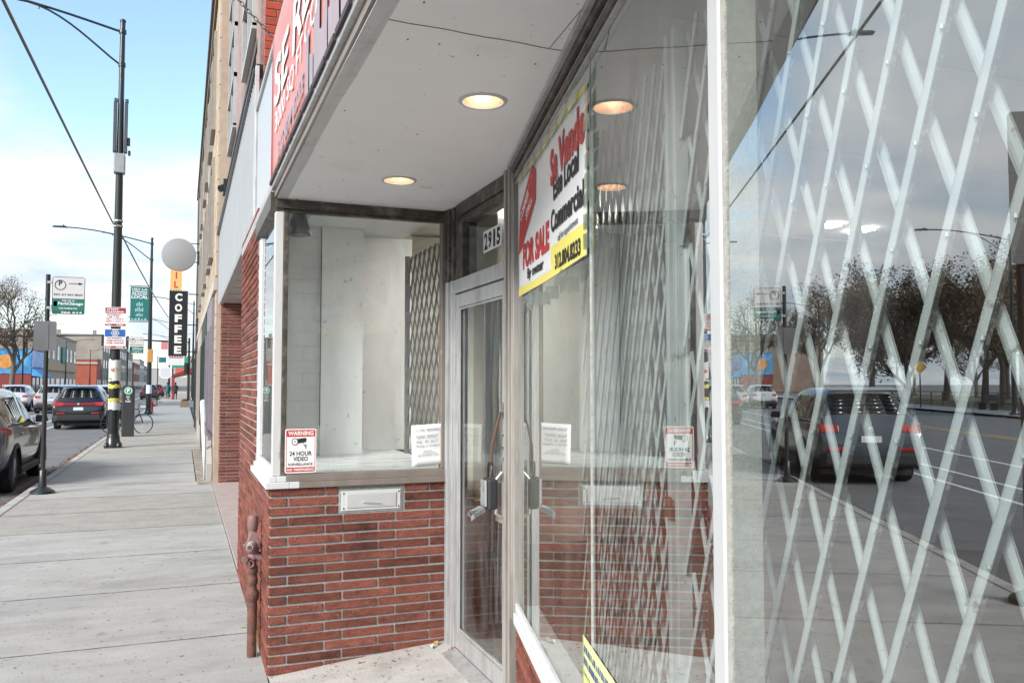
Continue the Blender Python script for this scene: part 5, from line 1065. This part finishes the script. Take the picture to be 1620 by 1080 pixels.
    a = MB(); a.hexa([(-.6, 2.2, .42), (.6, 2.2, .42), (.66, 2.1, .42), (-.66, 2.1, .42), (-.6, 2.22, .7), (.6, 2.22, .7), (.66, 2.1, .74), (-.66, 2.1, .74)]); a.build('grille', DPL, T, bevel=.02)
    for wy in (-1.34, 1.36):
        for sg in (-1, 1):
            a = MB(); a.lathe((sg*.80, wy, .345), [(.22, -.105), (.33, -.105), (.345, -.08), (.345, .08), (.33, .105), (.22, .105), (.22, -.105)], 32, 'x'); wh = a.build('wheel', TYRE, T, smooth=40)
            a = MB(); X = sg*.80+sg*.085; a.lathe((sg*.80, wy, .345), [(.222, sg*.10), (.205, sg*.095), (.20, sg*.03), (.001, sg*.03)] if sg > 0 else [(.001, sg*.03), (.20, sg*.03), (.205, sg*.095), (.222, sg*.10)], 32, 'x')
            for k in range(5):
                t_ = 2*pi*k/5; c_ = Vector((0, cos(t_), sin(t_))); e = Vector((0, -sin(t_), cos(t_))); O_ = Vector((X, wy, .345))
                a.hexa([O_-e*.035, O_+e*.035, O_+e*.028+c_*.205, O_-e*.028+c_*.205, O_-e*.035+Vector((sg*.012, 0, 0)), O_+e*.035+Vector((sg*.012, 0, 0)), O_+e*.028+c_*.205+Vector((sg*.012, 0, 0)), O_-e*.028+c_*.205+Vector((sg*.012, 0, 0))])
            a.lathe((X, wy, .345), [(.05, 0), (.045, sg*.02)] , 14, 'x'); a.build('rim', RIM, wh, smooth=40)
    for wy in (-1.34, 1.36):
        for sg in (-1, 1):
            a = MB(); vs = []
            for k in range(17):
                t_ = radians(-14+208*k/16)
                for q, xx in ((.375, .90), (.375, .955), (.44, .945), (.44, .90)): vs.append((sg*xx, wy+q*cos(t_), .345+q*sin(t_)))
            a.add(vs, [(k*4+m, k*4+(m+1) % 4, k*4+4+(m+1) % 4, k*4+4+m) for k in range(16) for m in range(4)]+[(0, 1, 2, 3), (64, 65, 66, 67)]); a.build('arch_cladding', DPL, T, smooth=40)
    for sg in (-1, 1):
        a = MB(); a.box(min(sg*.86, sg*.945), max(sg*.86, sg*.945), -.92, .94, .24, .36); a.build('sill_cladding', DPL, T, bevel=.02)
    a = MB(); a.box(-.75, .75, -2.0, 2.0, .17, .26); a.build('underbody', DPL, T)
    T.location = (loc[0], loc[1], RZ); T.rotation_euler.z = rot; T.scale = (sx, sy, sz); return T
def paint(n_, c, r=.25, metal=.35): return mat(n_, c, r, metal=metal, var=.03, coat=.9)
GREYP = paint('dark_grey_car_paint', (.085, .10, .118))
car('parked_suv', 'dark grey suv parked nearest along the kerb behind the parking sign', (-3.42, 17.02), 0, GREYP, lightbar=False)
car('parked_suv', 'black suv with full width red tail light bar parked second along the kerb', (-3.68, 38.1), 0, paint('black_car_paint', (.012, .013, .015)), rails=False)
others = [('white_suv', 'white suv in the parking lane just beyond the black suv', (-3.75, 47.5), 0, (.62, .63, .63)), ('silver_car', 'silver suv driving beside the parked cars', (-7.2, 58), 0, (.42, .43, .44)), ('white_van', 'white car waiting before the crossing by the centre line', (-9.8, 62), 0, (.66, .66, .65)),
          ('dark_pickup', 'dark suv stopped beyond the crossing on the right side', (-3.5, 104), 0, (.02, .022, .026)), ('grey_car', 'grey car beyond the crossing in the middle lane', (-8.5, 118), 0, (.20, .21, .22)), ('oncoming_car', 'white oncoming car on the far lane', (-14.3, 128), pi, (.60, .60, .60)),
          ('parked_car', 'silver car parked at the far kerb by the mural shop', (-18.2, 142), pi, (.45, .46, .48)), ('parked_car', 'dark blue car parked at the far kerb in the distance', (-18.2, 170), pi, (.03, .05, .10)), ('parked_car', 'red car parked beyond the crossing under the trees of signs', (-3.4, 128), 0, (.25, .02, .02))]
for i, (nm, lb, lc, rt_, c) in enumerate(others): car(nm, lb, lc, rt_, paint('car_paint_%s' % 'abcdefghijk'[i], c), lightbar=False)

# ================================================================== trees
BARK = mat('tree_bark', (.15, .12, .095), .95, var=.25, scale=12, bump=.6, bscale=30)
def tree(seed, H, R, leaves, lm, lsz=.16, name='bare_tree'):
    rnd = random.Random(seed); T = thing(name, (0, 0, 0), 'tree', 'tree'); trunk, twigs, tips = MB(), MB(), []
    def grow(p, d, L_, r, lev):
        n_ = 4 if lev < 3 else 2; pts = [p]
        for i in range(n_): d = (d+Vector((rnd.uniform(-1, 1), rnd.uniform(-1, 1), rnd.uniform(-.5, .9)))*(.05 if lev == 0 else .17)).normalized(); pts.append(pts[-1]+d*L_/n_)
        (trunk if lev < 2 else twigs).tube(pts, [r*(1-.45*i/n_) for i in range(n_+1)], 8 if lev < 2 else 4 if lev < 4 else 3, cap=False)
        if lev >= 3: tips.extend(pts[1:])
        if lev >= 5 or L_ < .35: return
        k = 4 if lev in (1, 2, 3) else 3
        for j in range(k+(rnd.random() < .5)):
            t_ = 1 if j == 0 else rnd.uniform(.35, .95); q = pts[min(n_, max(1, int(t_*n_+.5)))]
            a_ = rnd.uniform(0, 2*pi); ax = d.orthogonal().normalized(); ax.rotate(Matrix.Rotation(a_, 3, d)); dn = (d*cos(.62)+ax*sin(.62)*(1 if j else .45)).normalized(); dn = (dn+Vector((0, 0, .10))).normalized()
            grow(q, dn, L_*rnd.uniform(.60, .82), r*.55, lev+1)
    grow(Vector((0, 0, -.1)), Vector((rnd.uniform(-.06, .06), rnd.uniform(-.06, .06), 1)), H*.30, H*.022, 0)
    mx = max(p.z for p in tips); k_ = H/mx; rr_ = max(hypot(p.x, p.y) for p in tips); kr = R/rr_
    sc = lambda p: Vector((p.x*kr, p.y*kr, p.z*k_))
    trunk.xform(sc); twigs.xform(sc)
    trunk.build('trunk', BARK, T, smooth=60); twigs.build('branches', BARK, T, smooth=60)
    a = MB(); wtip = [(p, rnd.random()) for p in tips]
    for i in range(leaves):
        p, dens = rnd.choice(wtip)
        if rnd.random() > .25+dens: continue
        p = sc(p)+Vector((rnd.gauss(0, .35), rnd.gauss(0, .35), rnd.gauss(0, .28))); d = Vector((rnd.uniform(-1, 1), rnd.uniform(-1, 1), rnd.uniform(-1, 1))).normalized()*lsz*rnd.uniform(.6, 1.3); e = d.orthogonal().normalized()*lsz*.55
        a.poly([p-d, p+e, p+d, p-e])
    a.build('crown', lm, T, fix=False); return T
LBR = mat('brown_oak_leaves', (.19, .125, .07), .8, island=.5, var=.15)
LTN = mat('tan_leaves', (.24, .17, .10), .8, island=.5, var=.15)
tA = tree(11, 14.5, 6.6, 12000, LBR, .15, 'brown_leaved_tree'); tB = tree(23, 13, 6.0, 5000, LTN, .12, 'bare_tree'); tC = tree(5, 12, 5.6, 8500, LBR, .14, 'brown_leaved_tree')
used = set()
def put(src, x, y, s, rz, lb, grp='trees along the far pavement'):
    o = src if src.name not in used else copy_tree(src)
    used.add(src.name); o.location = (x, y, 0); o.scale = (s, s, s); o.rotation_euler.z = rz; o['label'] = lb; o['group'] = grp
put(tB, -20.6, 124, 1.22, .4, 'tall bare tree on the far pavement in front of the mural shop')
put(tA, -24.5, 104, 1.02, 1.2, 'dense brown leaved tree farthest back in the park')
put(tA, -26, 90, 1.0, 2.9, 'dense brown leaved tree with the widest crown in the park')
put(tC, -25.0, 76, .98, .2, 'brown leaved tree in the middle of the park row')
put(tA, -29, 71, .86, 4.4, 'brown leaved tree set back from the park edge')
put(tB, -25.5, 60, .78, 2.0, 'thin bare tree in the park beside the middle brown tree')
put(tB, -28, 52, .80, 3.3, 'bare tree at the near end of the park row')
put(tB, -24.0, 47, .58, 5.0, 'small bare tree nearest the far lamp')
put(tC, -31, 58, .80, 1.9, 'brown leaved tree behind the bare trees')
put(tB, -33, 44, .85, .9, 'spreading bare tree at the back of the near park end')
put(tB, -31, 84, 1.05, 2.6, 'tall bare tree behind the dense brown ones')
for i, (x, y) in enumerate(((-40, 118), (-42, 104), (-40, 92), (-38, 80), (-44, 72), (-39, 64), (-43, 56), (-38, 49), (-46, 42), (-48, 64), (-50, 84))):
    put((tA, tC, tA)[i % 3], x, y, .8+.09*(i % 4), i*1.3, 'brown leaved tree standing in the rear row of the park', 'rear row of park trees')
t = thing('park_fence', (-23.6, 60, 0), 'low dark railing along the park edge', 'fence')
a = MB()
for k in range(36): a.box(-23.63, -23.57, 30+k*2.2, 30.06+k*2.2, 0, 1.05)
a.build('posts', BLACK, t); a = MB()
for z in (.35, .7, 1.0): a.box(-23.62, -23.58, 30, 107, z, z+.05)
a.build('rails', BLACK, t)
t = thing('litter_bin', (-22.6, 43, 0), 'green litter bin on the far pavement', 'litter bin'); a = MB(); a.lathe((-22.6, 43, 0), [(.45, 0), (.5, 1.2), (.55, 1.25), (.40, 1.45), (.2, 1.6)], 16); a.build('bin_body', mat('bin_green', (.08, .28, .07), .5), t, smooth=40); a = MB(); a.box(-22.95, -22.25, 42.45, 42.52, .9, 1.1); a.build('flap', BLACK, t)
t = thing('park_bench', (-22.3, 55, 0), 'plain bench on the far pavement by the park', 'bench')
a = MB(); a.box(-22.6, -22.15, 54, 56, .43, .48); a.build('seat', BARK, t); a = MB(); a.box(-22.66, -22.61, 54, 56, .55, .95); a.build('backrest', BARK, t)
for y in (54.2, 55.8): a = MB(); a.box(-22.64, -22.2, y-.03, y+.03, 0, .429); a.build('leg', BLACK, t)

# ================================================================== far buildings
def facade(T, x0, x1, y0, y1, H, wallm, face='+x', storeys=2, wn=8, wm=PANE, fm=FRM, ground=True):
    a = MB(); a.box(x0, x1, y0, y1, -.1, H); w_ = a.build('wall', wallm, T)
    a = MB(); a.box(x0-.15, x1+.15, y0-.15, y1+.15, H+.001, H+.35); a.build('parapet', mat('grey_coping', (.30, .28, .25), .85), T)
    X = x1 if face == '+x' else x0; sg = 1 if face == '+x' else -1
    for s in range(storeys):
        for k in range(wn):
            y = y0+(y1-y0)*(k+.28)/wn; ww = (y1-y0)/wn*.44; z = 1.0+s*(H-.6)/storeys; hh = (H-.6)/storeys*.55
            if s == 0 and ground: y -= ww*.3; ww *= 1.6; z = .5; hh = 2.3
            a = MB(); a.box(min(X+sg*.001, X+sg*.10), max(X+sg*.001, X+sg*.10), y, y+ww, z, z+hh); f = a.build('window', fm, T)
            a = MB(); a.box(min(X+sg*.101, X+sg*.12), max(X+sg*.101, X+sg*.12), y+.12, y+ww-.12, z+.12, z+hh-.12); a.build('pane', wm, f)
    return T
BEI = mat('beige_stucco', (.48, .38, .27), .9, var=.1, scale=1); BRN = mat('brown_party_wall', (.30, .23, .18), .95, var=.2, scale=.6); GRB = mat('greyish_brown_wall', (.34, .30, .25), .95, var=.15, scale=.4, col2=(.27, .235, .2), c2scale=.15); RBK = mat('far_red_brick', (.38, .10, .06), .9, var=.12, scale=.8)
T = thing('mural_shop', (-30, 160, 0), 'corner shop with blue mural upper wall and blue awning across the street', 'building')
facade(T, -29.5, -23.6, 160, 172, 7.4, mat('dark_red_shop', (.24, .05, .04), .8), storeys=1, wn=3)
MUB = mat('mural_blue', (.03, .20, .45), .6, var=.3, scale=.5, col2=(.16, .42, .62), c2scale=.35)
a = MB(); a.box(-29.5, -23.6, 159.9, 159.99, 3.3, 7.3); f = a.build('mural', MUB, T)
a = MB(); a.add([(-27.4+1.1*cos(k*pi/10), 159.85, 5.3+1.2*sin(k*pi/10)) for k in range(20)], [range(20)]); a.add([(-27.4+1.6*cos(k*pi/8), 159.87, 3.6+.9*abs(sin(k*pi/8))) for k in range(16)], [range(16)]); a.build('mural_sun', mat('mural_orange', (.65, .28, .06), .6, var=.3, scale=1), f)
a = MB(); a.prism([(-23.5, 159.8, 4.3), (-22.0, 159.8, 3.0), (-22.0, 159.8, 2.7), (-23.5, 159.8, 3.0)], (0, 12, 0)); a.build('awning', MUB, T)
a = MB(); a.box(-23.59, -23.4, 160, 172, 4.4, 7.2); a.build('mural_front', mat('mural_pale', (.35, .45, .68), .6, var=.3, scale=.8), T)
T = thing('tan_two_storey_shops', (-30, 195, 0), 'two storey tan shop row behind the mural shop with brown side wall', 'building')
facade(T, -42, -23.6, 174.1, 222, 11.2, BEI, storeys=2, wn=7); a = MB(); a.box(-42, -23.7, 174, 174.09, 0, 11.5); a.build('side_wall', BRN, T)
a = MB(); a.box(-23.5, -23.2, 174.2, 221.8, 4.2, 5.2); a.build('shop_fascia', mat('ochre_fascia', (.50, .33, .16), .7), T)
a = MB(); a.box(-23.48, -23.3, 196, 203, 6, 9.2); a.build('green_hoarding', mat('green_hoarding', (.03, .22, .2), .6), T)
T = thing('low_red_brick_shop', (-27, 255, 0), 'low red brick building before the large blank tan wall', 'building')
facade(T, -36, -21.4, 248, 260.5, 8.0, RBK, storeys=1, wn=2); a = MB(); a.box(-36.2, -21.2, 247.7, 247.84, 6.9, 7.3); a.build('stone_band', mat('pale_band', (.55, .5, .42), .9), T)
T = thing('blank_walled_block', (-27, 330, 0), 'large blocky building with blank tan side wall above the red brick shop', 'building')
facade(T, -46, -21.2, 262, 380, 15.2, GRB, storeys=3, wn=14)
a = MB()
for x in (-33, -24): a.box(x, x+.9, 264, 265, 15.56, 16.8)
a.build('chimney', BRN, T)
cols = [(.42, .33, .26), (.36, .13, .09), (.45, .42, .38), (.30, .24, .20), (.5, .44, .34), (.33, .16, .12), (.40, .38, .36), (.46, .36, .28), (.28, .2, .17), (.44, .40, .36)]
y = 386; rt = random.Random(14); lbs = ['brown', 'rust brick', 'pale grey', 'dark brown', 'cream', 'maroon brick', 'grey', 'tan', 'umber', 'stone']
for i in range(5):
    q = rt.uniform(35, 60); h_ = rt.uniform(9, 17); T = thing('distant_shop', (-21, y, 0), '%s distant building far down the left side of the street' % lbs[i], 'building', 'distant street buildings')
    facade(T, -40, -21-rt.uniform(0, 1), y, y+q-.4, h_, mat('far_wall_%s' % 'abcdefghij'[i], cols[i], .9), storeys=2, wn=5); y += q
T = thing('red_corner_shop', (3, 96, 0), 'low shop with dark red awning on the far right corner', 'building')
facade(T, .95, 14, 93, 110, 4.2, RBK, face='-x', storeys=1, wn=4)
a = MB(); a.prism([(.9, 92.9, 3.3), (-1.0, 92.9, 2.55), (-1.0, 92.9, 2.3), (.9, 92.9, 2.75)], (0, 14, 0)); a.build('awning', mat('maroon_awning', (.20, .03, .025), .7), T)
for yy_ in (93, 99): a = MB(); a.box(-1.05, -.85, yy_, yy_+.2, 0, 2.4); a.build('awning_post', mat('red_post', (.38, .04, .03), .5), T)
a = MB(); a.box(-1.6, .1, 97, 97.4, 3.6, 5.3); f = a.build('box_sign', mat('pale_box_sign', (.70, .74, .74), .4), T); a = MB(); a.box(-1.4, -.1, 96.96, 96.99, 4.4, 4.9); a.build('sign_print', mat('faded_red_print', (.55, .18, .18), .6), f)
a = MB(); a.box(-2.3, -1.3, 100, 100.3, 5.4, 6.4); a.build('pink_sign', mat('pink_sign', (.6, .22, .22), .5), T)
y = 110.5
for i in range(5, 10):
    q = rt.uniform(24, 50); h_ = rt.uniform(4.5, 9); T = thing('distant_shop', (1, y, 0), '%s distant building down the right side of the street' % lbs[i], 'building', 'distant street buildings')
    facade(T, 1.0+rt.uniform(0, .5), 16, y, y+q-.4, h_, mat('far_wall_%s' % 'abcdefghij'[i], cols[i], .9), face='-x', storeys=2, wn=5)
    a = MB(); a.box(-1.2, .9, y+6, y+6.4, 3+rt.uniform(0, 1), 5+rt.uniform(0, 1.5)); a.build('blade_sign', mat('far_sign_%s' % 'abcdefghij'[i], rt.choice(((.6, .12, .08), (.65, .55, .1), (.1, .3, .5), (.7, .68, .6), (.05, .3, .2))), .5), T); y += q
T = thing('end_of_street_block', (-8, 700, 0), 'hazy building closing the far end of the street', 'building'); facade(T, -40, 30, 700, 720, 13, mat('far_wall_end', (.42, .40, .38), .9), storeys=2, wn=6)
t = thing('planter_box', (.55, 71, 0), 'low wooden planter box at the end of the near pavement', 'planter'); a = MB(); a.box(-.15, .42, 62.8, 63.5, 0, .42); a.build('box', mat('planter_wood', (.22, .14, .09), .85), t, bevel=.02); a = MB(); a.ico((.14, 63.1, .45), .22, 2, (1, 1, .5)); a.build('soil', mat('planter_soil', (.03, .03, .025), .95), t)
# people far down the pavement
def person(label, x, y, top, legs, phase):
    T = thing('person', (x, y, 0), label, 'person')
    J = [(0, 0, .95), (0, 0, 1.18), (0, .01, 1.40), (0, .01, 1.50), (0, .02, 1.64), (.10, 0, .90), (.11, .10*phase, .50), (.11, .02*phase, .08), (.11, .14, .04), (-.10, 0, .90), (-.11, .12*-phase, .50), (-.11, -.24*phase, .10), (-.11, -.14*phase, .05), (.20, 0, 1.38), (.25, -.05*phase, 1.12), (.24, .10*-phase, .88), (-.20, 0, 1.38), (-.25, .05*phase, 1.12), (-.24, .12*phase, .88)]
    Ed = [(0, 1), (1, 2), (2, 3), (3, 4), (0, 5), (5, 6), (6, 7), (7, 8), (0, 9), (9, 10), (10, 11), (11, 12), (2, 13), (13, 14), (14, 15), (2, 16), (16, 17), (17, 18)]
    Rr = [.15, .14, .16, .06, .11, .10, .075, .05, .045, .10, .075, .05, .045, .075, .055, .04, .075, .055, .04]
    me = bpy.data.meshes.new('body'); me.from_pydata([Vector(j)+Vector((x, y, 0)) for j in J], Ed, []); me.materials.append(top); o = bpy.data.objects.new('body', me); COL.objects.link(o); o.parent = T; o.location = -T.location
    sk = o.modifiers.new('skin', 'SKIN'); me.skin_vertices[0].data[0].use_root = True
    for v, r_ in zip(me.skin_vertices[0].data, Rr): v.radius = (r_, r_*.8)
    ss = o.modifiers.new('sub', 'SUBSURF'); ss.levels = 1; ss.render_levels = 1
    a = MB(); a.ico((x, y+.01, 1.70), .115, 2, (1, 1.05, .7)); a.build('hair', mat('dark_hair', (.02, .015, .012), .7), T, smooth=60)
    a = MB(); a.lathe((x, y, .60), [(.13, 0), (.19, .05), (.17, .3), (.21, .75), (.10, .86)], 14); a.build('coat', legs, T, smooth=60)
person('person in a dark coat walking far down the right pavement', -.7, 92.0, mat('dark_trousers', (.03, .03, .04), .8), mat('black_coat', (.02, .02, .025), .8), 1)
person('person in a teal coat walking beside the red awning', -1.5, 96.5, mat('grey_trousers', (.08, .08, .09), .8), mat('teal_coat', (.03, .14, .16), .8), -1)
